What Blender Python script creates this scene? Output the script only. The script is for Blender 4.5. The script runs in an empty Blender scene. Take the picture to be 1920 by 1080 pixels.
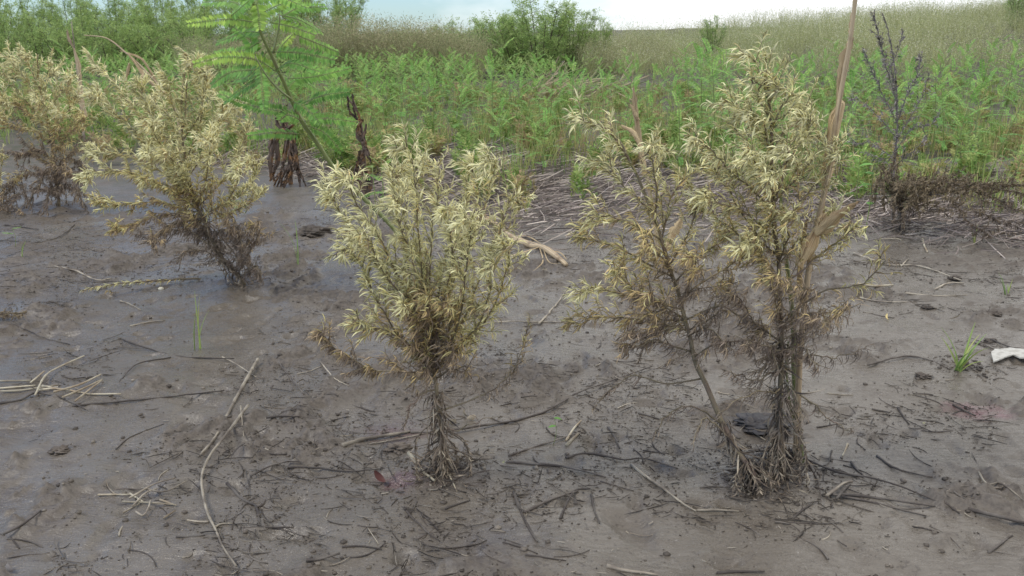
import bpy, math
import numpy as np
from mathutils import Vector
R = math.radians
rng = np.random.default_rng(7)
S = bpy.context.scene
COL = S.collection

# ------------------------------------------------------------------ camera
CAM_H = 1.3; F = 1600.0; PITCH = R(16.7)
cd = bpy.data.cameras.new('camera'); cam = bpy.data.objects.new('camera', cd); COL.objects.link(cam)
cd.sensor_width = 36; cd.lens = 36*F/1920; cd.clip_start = .05; cd.clip_end = 2000
cam.location = (0, 0, CAM_H); cam.rotation_euler = (R(90)-PITCH, 0, 0)
S.camera = cam

# ------------------------------------------------------------------ sky, sun, exposure
SUN_EL, SUN_AZ = R(50), R(-105)        # azimuth measured from +Y towards +X
w = bpy.data.worlds.new('World'); S.world = w; w.use_nodes = True
wn = w.node_tree; wn.nodes.clear()
def N(nt, t, **k):
    n = nt.nodes.new(t)
    for a, b in k.items():
        if a == 'inp':
            for i, v in b.items(): n.inputs[i].default_value = v
        else: setattr(n, a, b)
    return n
sky = N(wn, 'ShaderNodeTexSky', sky_type='NISHITA', sun_disc=False, sun_elevation=SUN_EL, sun_rotation=SUN_AZ,
        air_density=1.0, dust_density=.3)
skm = N(wn, 'ShaderNodeVectorMath', operation='MULTIPLY'); skm.inputs[1].default_value = (.050, .072, .098)
tc = N(wn, 'ShaderNodeTexCoord')
mp = N(wn, 'ShaderNodeMapping', inp={3: (1, 1, 3.0)})
no = N(wn, 'ShaderNodeTexNoise', inp={2: 2.2, 3: 6, 4: .6})
sep = N(wn, 'ShaderNodeSeparateXYZ')
mad = N(wn, 'ShaderNodeMath', operation='MULTIPLY_ADD', inp={1: .75})
cr = N(wn, 'ShaderNodeValToRGB')
cr.color_ramp.elements[0].position = .34; cr.color_ramp.elements[1].position = .60
cr.color_ramp.elements[0].color = (.12, .12, .12, 1)
cl = N(wn, 'ShaderNodeMix', data_type='RGBA')
cl.inputs[7].default_value = (.84, .85, .87, 1)
bg = N(wn, 'ShaderNodeBackground', inp={1: 1.0})
wo = N(wn, 'ShaderNodeOutputWorld')
L = wn.links.new
L(sky.outputs[0], skm.inputs[0]); L(tc.outputs['Generated'], mp.inputs[0]); L(mp.outputs[0], no.inputs[0])
L(tc.outputs['Generated'], sep.inputs[0]); L(sep.outputs[0], mad.inputs[0]); L(no.outputs[0], mad.inputs[2])
L(mad.outputs[0], cr.inputs[0]); L(cr.outputs[0], cl.inputs[0]); L(skm.outputs[0], cl.inputs[6])
L(cl.outputs[2], bg.inputs[0]); L(bg.outputs[0], wo.inputs[0])

sd = bpy.data.lights.new('sun', 'SUN'); sd.energy = 1.5; sd.angle = R(22); sd.color = (1, .93, .80)
so = bpy.data.objects.new('sun', sd); COL.objects.link(so)
sdir = Vector((math.cos(SUN_EL)*math.sin(SUN_AZ), math.cos(SUN_EL)*math.cos(SUN_AZ), math.sin(SUN_EL)))
so.rotation_euler = sdir.to_track_quat('Z', 'Y').to_euler(); so.location = (0, 0, 30)
S.view_settings.view_transform = 'Standard'; S.view_settings.look = 'None'
S.view_settings.exposure = 0.6; S.view_settings.gamma = 1
S.cycles.max_bounces = 6; S.cycles.transparent_max_bounces = 4

# ------------------------------------------------------------------ pixel rays
cp, sp = math.cos(PITCH), math.sin(PITCH)
def ray(px, py):
    u = (px-960)/F; v = -(py-540)/F
    return np.array([u, cp+v*sp, -sp+v*cp])
def P(px, py, Y):
    d = ray(px, py); t = Y/d[1]; return np.array([0, 0, CAM_H])+d*t

# ------------------------------------------------------------------ ground height
def _h(ix, iy, seed):
    a = (ix*374761393 + iy*668265263 + seed*1442695041) & 0xffffffff
    a = ((a ^ (a >> 13))*1274126177) & 0xffffffff
    a = a ^ (a >> 16)
    return (a & 0xffff)/65535.0
def vnoise(x, y, seed=0):
    x = np.asarray(x, float); y = np.asarray(y, float)
    ix = np.floor(x).astype(np.int64); iy = np.floor(y).astype(np.int64)
    fx = x-ix; fy = y-iy; fx = fx*fx*(3-2*fx); fy = fy*fy*(3-2*fy)
    a = _h(ix, iy, seed); b = _h(ix+1, iy, seed); c = _h(ix, iy+1, seed); d = _h(ix+1, iy+1, seed)
    return (a*(1-fx)+b*fx)*(1-fy)+(c*(1-fx)+d*fx)*fy
def fbm(x, y, o=4, seed=0, g=.5):
    s = 0; a = 1; t = 0
    for i in range(o):
        s = s+a*vnoise(x*2**i+i*17.3, y*2**i-i*9.1, seed+i); t += a; a *= g
    return s/t
def sstep(a, b, x):
    t = np.clip((x-a)/(b-a), 0, 1); return t*t*(3-2*t)
MOUNDS = []
def rough_mask(x, y):
    m = sstep(.52, .66, fbm(x*2.3+3, y*2.3, 4, 40))
    return np.clip(m, 0, 1)
def ground_h(x, y):
    x = np.asarray(x, float); y = np.asarray(y, float)
    far = sstep(5, 9, y)
    h = (fbm(x*1.1, y*1.1, 3, 1)-.5)*.05 + (fbm(x*5.5, y*6, 3, 5)-.5)*.030
    m = rough_mask(x, y)
    cl = fbm(x*16+fbm(x*9, y*9, 2, 70)*1.5, y*16, 3, 11, .6)
    h = h + m*(np.clip(cl-.46, 0, 1)*.11)*(1-.5*far)+(fbm(x*26, y*20, 3, 51)-.5)*.004
    pit = fbm(x*11, y*11, 2, 23)
    h = h - np.clip(.33-pit, 0, 1)*.10
    ft = fbm(x*2.4+9, y*3.1, 2, 37); h = h - sstep(.40, .26, ft)*.010
    for mx, my, mr, mh in MOUNDS:
        h = h + mh*np.exp(-((x-mx)**2+(y-my)**2)/mr**2)
    h = h + far*(fbm(x*.25, y*.25, 2, 31)-.5)*.25
    bank = sstep(15, 30, y)*np.clip((x-1.5)/13, 0, 1.3)*1.25
    return h + bank
def G(px, py):
    d = ray(px, py); z = 0
    for _ in range(4):
        t = (z-CAM_H)/d[2]; p = np.array([0, 0, CAM_H])+d*t
        z = float(ground_h(p[0], p[1]))
    p[2] = z
    return p
for px, py, r_, h_ in [(832, 885, .13, .022), (1465, 890, .16, .025), (1425, 905, .1, .015), (440, 530, .2, .03), (850, 870, .05, .012), (1480, 880, .07, .015),
                       (120, 385, .3, .04), (1670, 430, .35, .05), (1800, 690, .09, .02)]:
    q = G(px, py); MOUNDS.append((q[0], q[1], r_, h_))

# ------------------------------------------------------------------ mesh builder
class MB:
    def __init__(s): s.v = []; s.f = []; s.a = []; s.b = []; s.uv = []; s.n = 0
    def add(s, V, Fq, dry=0., rnd=0., uv=None):
        V = np.asarray(V, float).reshape(-1, 3); n = len(V)
        s.v.append(V); s.f.append(np.asarray(Fq, np.int64).reshape(-1, 4)+s.n); s.n += n
        s.a.append(np.broadcast_to(np.asarray(dry, float), (n,))); s.b.append(np.broadcast_to(np.asarray(rnd, float), (n,)))
        s.uv.append(np.zeros((n, 2)) if uv is None else np.asarray(uv, float).reshape(-1, 2))
    def merge(s, o, M=None, off=(0, 0, 0)):
        for V, a, b, uv in [(np.concatenate(o.v), np.concatenate(o.a), np.concatenate(o.b), np.concatenate(o.uv))]:
            W = V if M is None else V@np.asarray(M).T
            s.add(W+np.asarray(off), np.concatenate(o.f), a, b, uv)
    def build(s, name, mat, parent=None, origin=(0, 0, 0), smooth=True):
        me = bpy.data.meshes.new(name)
        V = np.concatenate(s.v)-np.asarray(origin); Fq = np.concatenate(s.f)
        me.vertices.add(len(V)); me.vertices.foreach_set('co', V.ravel().astype(np.float32))
        me.loops.add(Fq.size); me.loops.foreach_set('vertex_index', Fq.ravel().astype(np.int32))
        me.polygons.add(len(Fq)); me.polygons.foreach_set('loop_start', np.arange(0, Fq.size, 4, dtype=np.int32))
        me.polygons.foreach_set('loop_total', np.full(len(Fq), 4, np.int32))
        me.polygons.foreach_set('use_smooth', np.full(len(Fq), smooth))
        me.update(calc_edges=True)
        for nm, arr in (('dry', s.a), ('rnd', s.b)):
            at = me.attributes.new(nm, 'FLOAT', 'POINT'); at.data.foreach_set('value', np.concatenate(arr).astype(np.float32))
        ul = me.uv_layers.new(name='UVMap'); uv = np.concatenate(s.uv)[Fq.ravel()]
        ul.data.foreach_set('uv', uv.ravel().astype(np.float32))
        me.materials.append(mat)
        o = bpy.data.objects.new(name, me); COL.objects.link(o)
        if parent is not None: o.parent = parent
        else: o.location = origin
        return o
def norm(a):
    a = np.asarray(a, float); return a/(np.linalg.norm(a, axis=-1, keepdims=True)+1e-9)
def spline(pts, n):
    pts = np.asarray(pts, float)
    if len(pts) < 3:
        t = np.linspace(0, 1, n)[:, None]; return pts[0]*(1-t)+pts[-1]*t
    p = np.vstack([2*pts[0]-pts[1], pts, 2*pts[-1]-pts[-2]]); m = len(pts)-1
    out = []
    for t in np.linspace(0, m, n):
        i = min(int(t), m-1); u = t-i; a, b, c, d = p[i:i+4]
        out.append(.5*((2*b)+(-a+c)*u+(2*a-5*b+4*c-d)*u*u+(-a+3*b-3*c+d)*u**3))
    return np.array(out)
def tube(mb, pts, r, sides=6, dry=0., rnd=0., rough=0., cap=True):
    pts = np.asarray(pts, float); n = len(pts)
    r = np.broadcast_to(np.asarray(r, float), (n,)).copy()
    if cap:
        pts = np.vstack([pts[0], pts, pts[-1]]); r = np.concatenate([[r[0]*.05], r, [r[-1]*.05]]); n += 2
    T = norm(np.gradient(pts, axis=0)+1e-7); up = np.array([0, 0, 1.]) if abs(T[n//2][2]) < .8 else np.array([1., 0, 0])
    A = norm(np.cross(T, up)); B = np.cross(T, A)
    an = np.linspace(0, 2*np.pi, sides, endpoint=False)
    rr = r[:, None]*(1+rough*rng.uniform(-1, 1, (n, sides)))
    V = pts[:, None]+rr[..., None]*(np.cos(an)[None, :, None]*A[:, None]+np.sin(an)[None, :, None]*B[:, None])
    i = np.arange(n-1)[:, None]*sides; j = np.arange(sides)[None]; k = (j+1) % sides
    Fq = np.stack([i+j, i+k, i+sides+k, i+sides+j], -1)
    Ln = np.concatenate([[0], np.cumsum(np.linalg.norm(np.diff(pts, axis=0), axis=1))])
    uv = np.stack(np.broadcast_arrays(an[None]/6.283, Ln[:, None]), -1)
    dd = dry if np.ndim(dry) == 0 else np.repeat(np.interp(np.linspace(0, 1, n), np.linspace(0, 1, len(dry)), dry), sides)
    mb.add(V, Fq, dd, rnd, uv)
def leaves(mb, base, d, bend, Ln, W, curl, dry, rnd, twist=0., fold=.25, S_=4, prof=(.35, 1, .95, .6, .06)):
    base = np.asarray(base, float); n = len(base)
    if n == 0: return
    d = norm(d); bend = bend-(bend*d).sum(1, keepdims=True)*d; bend = norm(bend+1e-6)
    side0 = np.cross(d, bend)
    Ln = np.broadcast_to(Ln, (n,)); W = np.broadcast_to(W, (n,)); curl = np.broadcast_to(curl, (n,)); twist = np.broadcast_to(twist, (n,))
    prof = np.interp(np.linspace(0, 1, S_+1), np.linspace(0, 1, len(prof)), prof)
    p = base.copy(); V = np.zeros((n, S_+1, 3, 3))
    for k in range(S_+1):
        t = k/S_; a = (curl*t**1.2)[:, None]
        dk = np.cos(a)*d+np.sin(a)*bend; nk = -np.sin(a)*d+np.cos(a)*bend
        tw = (twist*t)[:, None]; sk = np.cos(tw)*side0+np.sin(tw)*nk; nn = np.cos(tw)*nk-np.sin(tw)*side0
        hw = (W*prof[k]*.5)[:, None]
        V[:, k, 0] = p-sk*hw; V[:, k, 1] = p-nn*hw*fold*2; V[:, k, 2] = p+sk*hw
        p = p+dk*(Ln/S_)[:, None]
    q = []
    for k in range(S_):
        for c in (0, 1):
            q.append([k*3+c, k*3+c+1, k*3+3+c+1, k*3+3+c])
    m = (S_+1)*3
    Fq = np.arange(n)[:, None, None]*m+np.array(q)[None]
    uv = np.zeros((n, S_+1, 3, 2)); uv[..., 0] = np.array([0, .5, 1])[None, None]; uv[..., 1] = np.linspace(0, 1, S_+1)[None, :, None]
    mb.add(V, Fq, np.repeat(np.broadcast_to(dry, (n,)), m), np.repeat(np.broadcast_to(rnd, (n,)), m), uv)
def blades1(mb, base, d, side, Ln, W, dry, rnd):
    """flat single-fold lancet leaflets, vectorised (2 quads each)"""
    n = len(base); d = norm(d); side = norm(side); Ln = np.broadcast_to(Ln, (n,))[:, None]; W = np.broadcast_to(W, (n,))[:, None]
    nr = np.cross(d, side)
    V = np.stack([base, base+d*Ln*.45+side*W*.5+nr*W*.12, base+d*Ln, base+d*Ln*.45-side*W*.5+nr*W*.12], 1)
    mb.add(V, np.arange(n*4).reshape(n, 4), np.repeat(np.broadcast_to(dry, (n,)), 4), np.repeat(np.broadcast_to(rnd, (n,)), 4))

def tag(o, label=None, cat=None, group=None, kind=None):
    if label: o['label'] = label
    if cat: o['category'] = cat
    if group: o['group'] = group
    if kind: o['kind'] = kind
    return o
def empty(name, loc, label, cat, group=None, rz=0):
    o = bpy.data.objects.new(name, None); COL.objects.link(o); o.location = loc; o.rotation_euler = (0, 0, rz)
    o.empty_display_size = .1
    return tag(o, label, cat, group)
def copy_tree(o, loc, rot, sc, label, group):
    c = o.copy(); COL.objects.link(c); c.location = loc; c.rotation_euler = rot; c.scale = sc
    c['label'] = label; c['group'] = group
    for ch in KIDS[o.name]:
        k = ch.copy(); COL.objects.link(k); k.parent = c
    return c
KIDS = {}

# ------------------------------------------------------------------ materials
def mat(name):
    m = bpy.data.materials.new(name); m.use_nodes = True; nt = m.node_tree
    return m, nt, nt.nodes['Principled BSDF'], nt.nodes['Material Output']
def leaf_mat(name, stops, var=.5, transl=.3, rough=.55, noise=60):
    m, nt, b, out = mat(name); l = nt.links.new
    a = N(nt, 'ShaderNodeAttribute', attribute_name='dry'); r = N(nt, 'ShaderNodeAttribute', attribute_name='rnd')
    ramp = N(nt, 'ShaderNodeValToRGB'); e = ramp.color_ramp.elements
    while len(e) < len(stops): e.new(.5)
    for i, (p, c) in enumerate(stops): e[i].position = p; e[i].color = (*c, 1)
    geo = N(nt, 'ShaderNodeNewGeometry')
    tn = N(nt, 'ShaderNodeTexNoise', inp={2: noise, 3: 2})
    md = N(nt, 'ShaderNodeMath', operation='MULTIPLY_ADD', inp={1: .35})
    s1 = N(nt, 'ShaderNodeMath', operation='SUBTRACT', inp={1: .175})
    l(geo.outputs['Position'], tn.inputs[0]); l(tn.outputs[0], md.inputs[0]); l(a.outputs['Fac'], md.inputs[2]); l(md.outputs[0], s1.inputs[0])
    l(s1.outputs[0], ramp.inputs[0])
    mr = N(nt, 'ShaderNodeMapRange', inp={3: 1-var*.6, 4: 1+var*.6}); l(r.outputs['Fac'], mr.inputs[0])
    sc = N(nt, 'ShaderNodeVectorMath', operation='SCALE'); l(ramp.outputs[0], sc.inputs[0]); l(mr.outputs[0], sc.inputs[3])
    l(sc.outputs[0], b.inputs['Base Color']); b.inputs['Roughness'].default_value = rough
    b.inputs['Specular IOR Level'].default_value = .18
    if transl > 0:
        tr = N(nt, 'ShaderNodeBsdfTranslucent'); l(sc.outputs[0], tr.inputs[0])
        mx = N(nt, 'ShaderNodeMixShader', inp={0: transl}); l(b.outputs[0], mx.inputs[1]); l(tr.outputs[0], mx.inputs[2]); l(mx.outputs[0], out.inputs[0])
    return m
def wood_mat(name, c1, c2, rough=.7, along=14, c3=None, mud=0.):
    """fibrous stem: noise stretched along the UV length, with broad patches of c3"""
    m, nt, b, out = mat(name); l = nt.links.new
    uv = N(nt, 'ShaderNodeUVMap'); mp = N(nt, 'ShaderNodeMapping', inp={3: (22, along, 1)}); l(uv.outputs[0], mp.inputs[0])
    geo = N(nt, 'ShaderNodeNewGeometry')
    ad = N(nt, 'ShaderNodeVectorMath', operation='MULTIPLY_ADD'); ad.inputs[1].default_value = (3, 3, 3)
    l(geo.outputs['Position'], ad.inputs[0]); l(mp.outputs[0], ad.inputs[2])
    t = N(nt, 'ShaderNodeTexNoise', inp={2: 1.6, 3: 4, 4: .65}); l(ad.outputs[0], t.inputs[0])
    r = N(nt, 'ShaderNodeValToRGB'); r.color_ramp.elements[0].position = .40; r.color_ramp.elements[1].position = .60
    r.color_ramp.elements[0].color = (*c1, 1); r.color_ramp.elements[1].color = (*c2, 1); l(t.outputs[0], r.inputs[0])
    t2 = N(nt, 'ShaderNodeTexNoise', inp={2: 13, 3: 3}); l(geo.outputs['Position'], t2.inputs[0])
    r2 = N(nt, 'ShaderNodeValToRGB'); r2.color_ramp.elements[0].position = .5-mud*.25; r2.color_ramp.elements[1].position = .68-mud*.2
    l(t2.outputs[0], r2.inputs[0])
    mx = N(nt, 'ShaderNodeMix', data_type='RGBA'); mx.inputs[7].default_value = (*(c3 or c1), 1)
    l(r2.outputs[0], mx.inputs[0]); l(r.outputs[0], mx.inputs[6])
    rn = N(nt, 'ShaderNodeAttribute', attribute_name='rnd'); mr = N(nt, 'ShaderNodeMapRange', inp={3: .7, 4: 1.3}); l(rn.outputs['Fac'], mr.inputs[0])
    sc = N(nt, 'ShaderNodeVectorMath', operation='SCALE'); l(mx.outputs[2], sc.inputs[0]); l(mr.outputs[0], sc.inputs[3])
    l(sc.outputs[0], b.inputs['Base Color']); b.inputs['Roughness'].default_value = rough
    bp = N(nt, 'ShaderNodeBump', inp={0: .5, 1: .002}); l(t.outputs[0], bp.inputs['Height']); l(bp.outputs[0], b.inputs['Normal'])
    return m

M_leaf = leaf_mat('withered_leaf', [(0, (.76, .73, .44)), (.25, (.62, .57, .27)), (.48, (.59, .45, .21)), (.68, (.43, .33, .215)), (1, (.26, .21, .17))], .8, .25, noise=35)
M_base_leaf = leaf_mat('dead_basal_leaf', [(0, (.42, .36, .27)), (.45, (.24, .19, .14)), (1, (.075, .062, .055))], .5, .1)
M_dark_leaf = leaf_mat('blackened_leaf', [(0, (.26, .235, .22)), (.5, (.36, .32, .30)), (1, (.16, .14, .13))], .6, .1)
M_brown_leaf = leaf_mat('brown_dead_leaf', [(0, (.24, .19, .12)), (.5, (.16, .12, .085)), (1, (.085, .065, .05))], .6, .1)
M_stem = wood_mat('weed_stem', (.14, .11, .07), (.30, .25, .16), c3=(.20, .14, .11))
M_green_stem = wood_mat('green_stem', (.16, .21, .06), (.30, .33, .13), rough=.45, c3=(.26, .25, .12))
M_seedstem = wood_mat('seedling_stem', (.15, .22, .06), (.26, .32, .11), rough=.45, c3=(.2, .2, .08))
M_grey_stem = wood_mat('grey_stem', (.13, .115, .105), (.26, .23, .21))
M_maize = wood_mat('dry_maize_stalk', (.27, .19, .11), (.62, .50, .33), c3=(.22, .15, .09), along=3, mud=-.25)
M_husk = wood_mat('dry_maize_sheath', (.19, .115, .055), (.66, .53, .31), c3=(.36, .22, .11), along=2.2, mud=-.25)
M_rot = wood_mat('rotting_maize', (.06, .045, .04), (.20, .14, .10), c3=(.34, .18, .07), along=3)
M_pale = wood_mat('bleached_stick', (.27, .23, .17), (.52, .46, .36), c3=(.17, .14, .11), mud=.3)
M_straw = wood_mat('straw', (.32, .28, .20), (.56, .51, .39), c3=(.26, .2, .13), mud=.2)
M_dark = wood_mat('muddy_stick', (.035, .028, .024), (.10, .08, .065), c3=(.15, .13, .11), mud=.15)
M_sesb = leaf_mat('sesbania_leaf', [(0, (.15, .32, .07)), (.4, (.29, .48, .10)), (1, (.50, .62, .13))], .5, .25, .5, noise=8)
M_sesb_far = leaf_mat('seedling_leaf', [(0, (.11, .31, .08)), (.5, (.26, .50, .12)), (1, (.58, .62, .17))], .55, .4, .5, noise=2)
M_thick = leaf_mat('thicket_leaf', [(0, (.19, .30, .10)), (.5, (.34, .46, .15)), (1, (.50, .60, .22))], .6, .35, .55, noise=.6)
M_grass = leaf_mat('grass_blade', [(0, (.20, .33, .09)), (.45, (.34, .42, .13)), (.75, (.52, .45, .20)), (1, (.34, .25, .14))], .6, .35, .5, noise=1.5)
M_litter = leaf_mat('dead_stems', [(0, (.60, .52, .44)), (.5, (.34, .28, .25)), (1, (.12, .10, .09))], .7, 0, .7, noise=5)
M_weed = leaf_mat('pale_weeds', [(0, (.26, .32, .12)), (.4, (.42, .43, .20)), (.7, (.55, .52, .32)), (1, (.84, .82, .62))], .5, .25, .6, noise=.22)
M_pink = leaf_mat('russet_weeds', [(0, (.26, .31, .13)), (.5, (.42, .38, .23)), (1, (.50, .38, .28))], .6, .2, .7, noise=.6)
M_debris = leaf_mat('debris', [(0, (.05, .042, .036)), (.6, (.13, .11, .09)), (1, (.34, .30, .24))], .5, 0, .6, noise=30)

def mud_material():
    m, nt, b, out = mat('wet_mud'); l = nt.links.new
    geo = N(nt, 'ShaderNodeNewGeometry'); pos = geo.outputs['Position']
    def noise(sc, det=4, rg=.6, vec=None, dist=0):
        t = N(nt, 'ShaderNodeTexNoise', inp={2: sc, 3: det, 4: rg}); t.inputs['Distortion'].default_value = dist
        l(vec or pos, t.inputs[0]); return t.outputs[0]
    def ramp(x, a, b_, c1, c2):
        r = N(nt, 'ShaderNodeValToRGB'); r.color_ramp.elements[0].position = a; r.color_ramp.elements[1].position = b_
        r.color_ramp.elements[0].color = c1; r.color_ramp.elements[1].color = c2; l(x, r.inputs[0]); return r.outputs[0]
    def mix(f, a, b_, mode='MIX'):
        x = N(nt, 'ShaderNodeMix', data_type='RGBA', blend_type=mode)
        if isinstance(f, float): x.inputs[0].default_value = f
        else: l(f, x.inputs[0])
        for i, v in ((6, a), (7, b_)):
            if isinstance(v, tuple): x.inputs[i].default_value = v
            else: l(v, x.inputs[i])
        return x.outputs[2]
    W, K = (1, 1, 1, 1), (0, 0, 0, 1)
    big = noise(1.4, 4, .55); mid = noise(7, 5, .62, dist=.4); fine = noise(60, 5, .7); grit = noise(230, 3, .7)
    c = mix(ramp(big, .38, .64, K, W), (.130, .109, .084, 1), (.168, .146, .119, 1))
    c = mix(ramp(mid, .50, .66, K, (.7, .7, .7, 1)), c, (.108, .088, .067, 1))
    c = mix(ramp(fine, .58, .64, K, (.7, .7, .7, 1)), c, (.075, .062, .052, 1))
    c = mix(ramp(grit, .64, .70, K, (.7, .7, .7, 1)), c, (.05, .04, .035, 1))
    c = mix(ramp(noise(140, 2, .5), .68, .74, K, (.7, .7, .7, 1)), c, (.34, .31, .27, 1))
    # clods attribute: drier, browner
    at = N(nt, 'ShaderNodeAttribute', attribute_name='dry')
    c = mix(at.outputs['Fac'], c, mix(ramp(fine, .4, .62, K, W), (.130, .106, .082, 1), (.072, .057, .044, 1)))
    # magenta and black stains in the mud, plus dark patches round the weed feet
    stain = None
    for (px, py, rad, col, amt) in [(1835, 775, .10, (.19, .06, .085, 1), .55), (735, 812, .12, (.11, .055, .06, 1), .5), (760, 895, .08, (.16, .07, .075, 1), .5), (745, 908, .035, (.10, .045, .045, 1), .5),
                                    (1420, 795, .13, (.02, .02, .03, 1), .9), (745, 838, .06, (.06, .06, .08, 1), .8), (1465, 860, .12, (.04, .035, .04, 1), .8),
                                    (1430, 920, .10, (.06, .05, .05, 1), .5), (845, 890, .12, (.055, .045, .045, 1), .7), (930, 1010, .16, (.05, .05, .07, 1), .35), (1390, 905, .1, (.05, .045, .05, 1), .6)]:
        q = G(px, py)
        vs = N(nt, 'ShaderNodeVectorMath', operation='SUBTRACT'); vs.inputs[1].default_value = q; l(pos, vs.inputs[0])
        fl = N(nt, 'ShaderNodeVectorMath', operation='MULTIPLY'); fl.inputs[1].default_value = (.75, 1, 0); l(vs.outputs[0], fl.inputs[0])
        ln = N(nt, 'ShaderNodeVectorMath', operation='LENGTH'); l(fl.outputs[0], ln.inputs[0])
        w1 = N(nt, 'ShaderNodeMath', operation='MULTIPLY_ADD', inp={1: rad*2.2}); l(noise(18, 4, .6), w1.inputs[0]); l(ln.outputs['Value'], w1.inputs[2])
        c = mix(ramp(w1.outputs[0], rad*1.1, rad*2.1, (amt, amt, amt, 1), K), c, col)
    # far soil
    sp_ = N(nt, 'ShaderNodeSeparateXYZ'); l(pos, sp_.inputs[0])
    mr = N(nt, 'ShaderNodeMapRange', inp={1: 6, 2: 10}); l(sp_.outputs[1], mr.inputs[0])
    c = mix(mr.outputs[0], c, mix(ramp(mid, .4, .6, K, W), (.12, .10, .08, 1), (.07, .07, .04, 1)))
    l(c, b.inputs['Base Color'])
    wet = ramp(noise(2.6, 4, .6), .40, .62, (.15, .15, .15, 1), (.34, .34, .34, 1))
    wet = mix(ramp(fine, .50, .68, K, (.5, .5, .5, 1)), wet, (.7, .7, .7, 1))
    wet = mix(at.outputs['Fac'], wet, (.65, .65, .65, 1))
    wet = mix(mr.outputs[0], wet, (.9, .9, .9, 1))
    l(wet, b.inputs['Roughness']); b.inputs['Specular IOR Level'].default_value = .55
    # bump: silt ripples, root marks, grit
    mpv = N(nt, 'ShaderNodeMapping', inp={2: (0, 0, R(25)), 3: (1.0, 2.6, 1)}); l(pos, mpv.inputs[0])
    rip = noise(22, 5, .6, mpv.outputs[0], .8)
    vo = N(nt, 'ShaderNodeTexVoronoi', feature='DISTANCE_TO_EDGE', inp={2: 14}); 
    wv = N(nt, 'ShaderNodeVectorMath', operation='MULTIPLY_ADD'); wv.inputs[1].default_value = (.35, .35, .35)
    nn = N(nt, 'ShaderNodeTexNoise', inp={2: 6, 3: 3}); l(pos, nn.inputs[0]); l(nn.outputs[1], wv.inputs[0]); l(mpv.outputs[0], wv.inputs[2]); l(wv.outputs[0], vo.inputs[0])
    b1 = N(nt, 'ShaderNodeBump', inp={0: .6, 1: .012}); l(rip, b1.inputs['Height'])
    b3 = N(nt, 'ShaderNodeBump', inp={0: .6, 1: .003}); l(fine, b3.inputs['Height']); l(b1.outputs[0], b3.inputs['Normal'])
    b4 = N(nt, 'ShaderNodeBump', inp={0: .5, 1: .0012}); l(grit, b4.inputs['Height']); l(b3.outputs[0], b4.inputs['Normal'])
    l(b4.outputs[0], b.inputs['Normal'])
    return m

# ------------------------------------------------------------------ ground
def build_ground():
    ys = list(np.arange(1.1, 5.2, .009)); s = .009
    while ys[-1] < 600: s *= 1.035; ys.append(ys[-1]+s)
    yb = [1.1-.3*1.5**k for k in range(14)][::-1]; ys = np.array([y for y in yb]+ys)
    xh = list(np.arange(0, 2.1, .009)); s = .009
    while xh[-1] < 500: s *= 1.06; xh.append(xh[-1]+s)
    xh = np.array(xh); xs = np.concatenate([-xh[:0:-1], xh])
    X, Y = np.meshgrid(xs, ys)
    Z = ground_h(X, Y)
    m = rough_mask(X, Y)*sstep(.40, .55, fbm(X*16+fbm(X*9, Y*9, 2, 70)*1.5, Y*16, 3, 11, .6))*(Y < 9)
    mb = MB(); nx, ny = len(xs), len(ys)
    i = np.arange(ny-1)[:, None]*nx; j = np.arange(nx-1)[None]
    Fq = np.stack([i+j, i+j+1, i+nx+j+1, i+nx+j], -1)
    mb.add(np.stack([X, Y, Z], -1), Fq, m.ravel()*.8)
    o = mb.build('ground', mud_material()); tag(o, kind='structure')
build_ground()

# ------------------------------------------------------------------ withered weeds
def W3(path, Y0, dy=0., y1=None):
    """pixel path -> world, depth running from Y0 to Y0+dy"""
    n = len(path); out = []
    for i, p in enumerate(path):
        t = i/(n-1); out.append(P(p[0], p[1], Y0+dy*t))
    return np.array(out)
def foliate(lm, axis, rad, n_per_m, dryf, Ls, Ws, droop=0., t0=0., hook=1.):
    """leaves spiralling about an axis polyline"""
    seg = np.linalg.norm(np.diff(axis, axis=0), axis=1); tot = seg.sum(); n = int(tot*(1-t0)*n_per_m)
    if n < 1: return
    t = np.sort(t0+(1-t0)*rng.random(n)**.85); cum = np.concatenate([[0], np.cumsum(seg)])/tot
    B = np.stack([np.interp(t, cum, axis[:, k]) for k in range(3)], 1)
    Tn = norm(np.stack([np.interp(t, cum, np.gradient(axis[:, k])) for k in range(3)], 1))
    r = rng.normal(size=(n, 3)); r = norm(r-(r*Tn).sum(1, keepdims=True)*Tn)
    dry = np.clip(dryf(B, t)+rng.normal(0, .17, n)+.6*(rng.random(n) < .10), 0, 1)
    a = (R(12)+rng.random(n)**1.2*R(50))*(1-.55*t**3)
    d = Tn*np.cos(a)[:, None]+r*np.sin(a)[:, None]
    dn = np.clip(dry*1.5-.45, 0, 1)[:, None]*(.4+.9*rng.random((n, 1)))
    d = norm(d*(1-dn*.65)+np.array([0, 0, -1])*dn*.9+rng.normal(0, .12, (n, 3)))
    d = norm(d+np.array([-.34, -.08, .0])*rng.uniform(0, 1.3, (n, 1)))
    bend = r*.45+np.array([-.75, 0, -.8])+rng.normal(0, .35, (n, 3))
    sz = .45+.8*rng.random(n)**1.2; sz *= 1-.35*t**4
    curl = rng.uniform(.2, 2.1, n)+dry*rng.uniform(-.6, 2.2, n)
    leaves(lm, B, d, bend, Ls*sz, Ws*(.35+.65*sz)*(1-.4*dry), curl, dry, rng.random(n), twist=rng.uniform(-1, 1, n)*(.6+1.6*dry), fold=.2+.2*rng.random())
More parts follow.
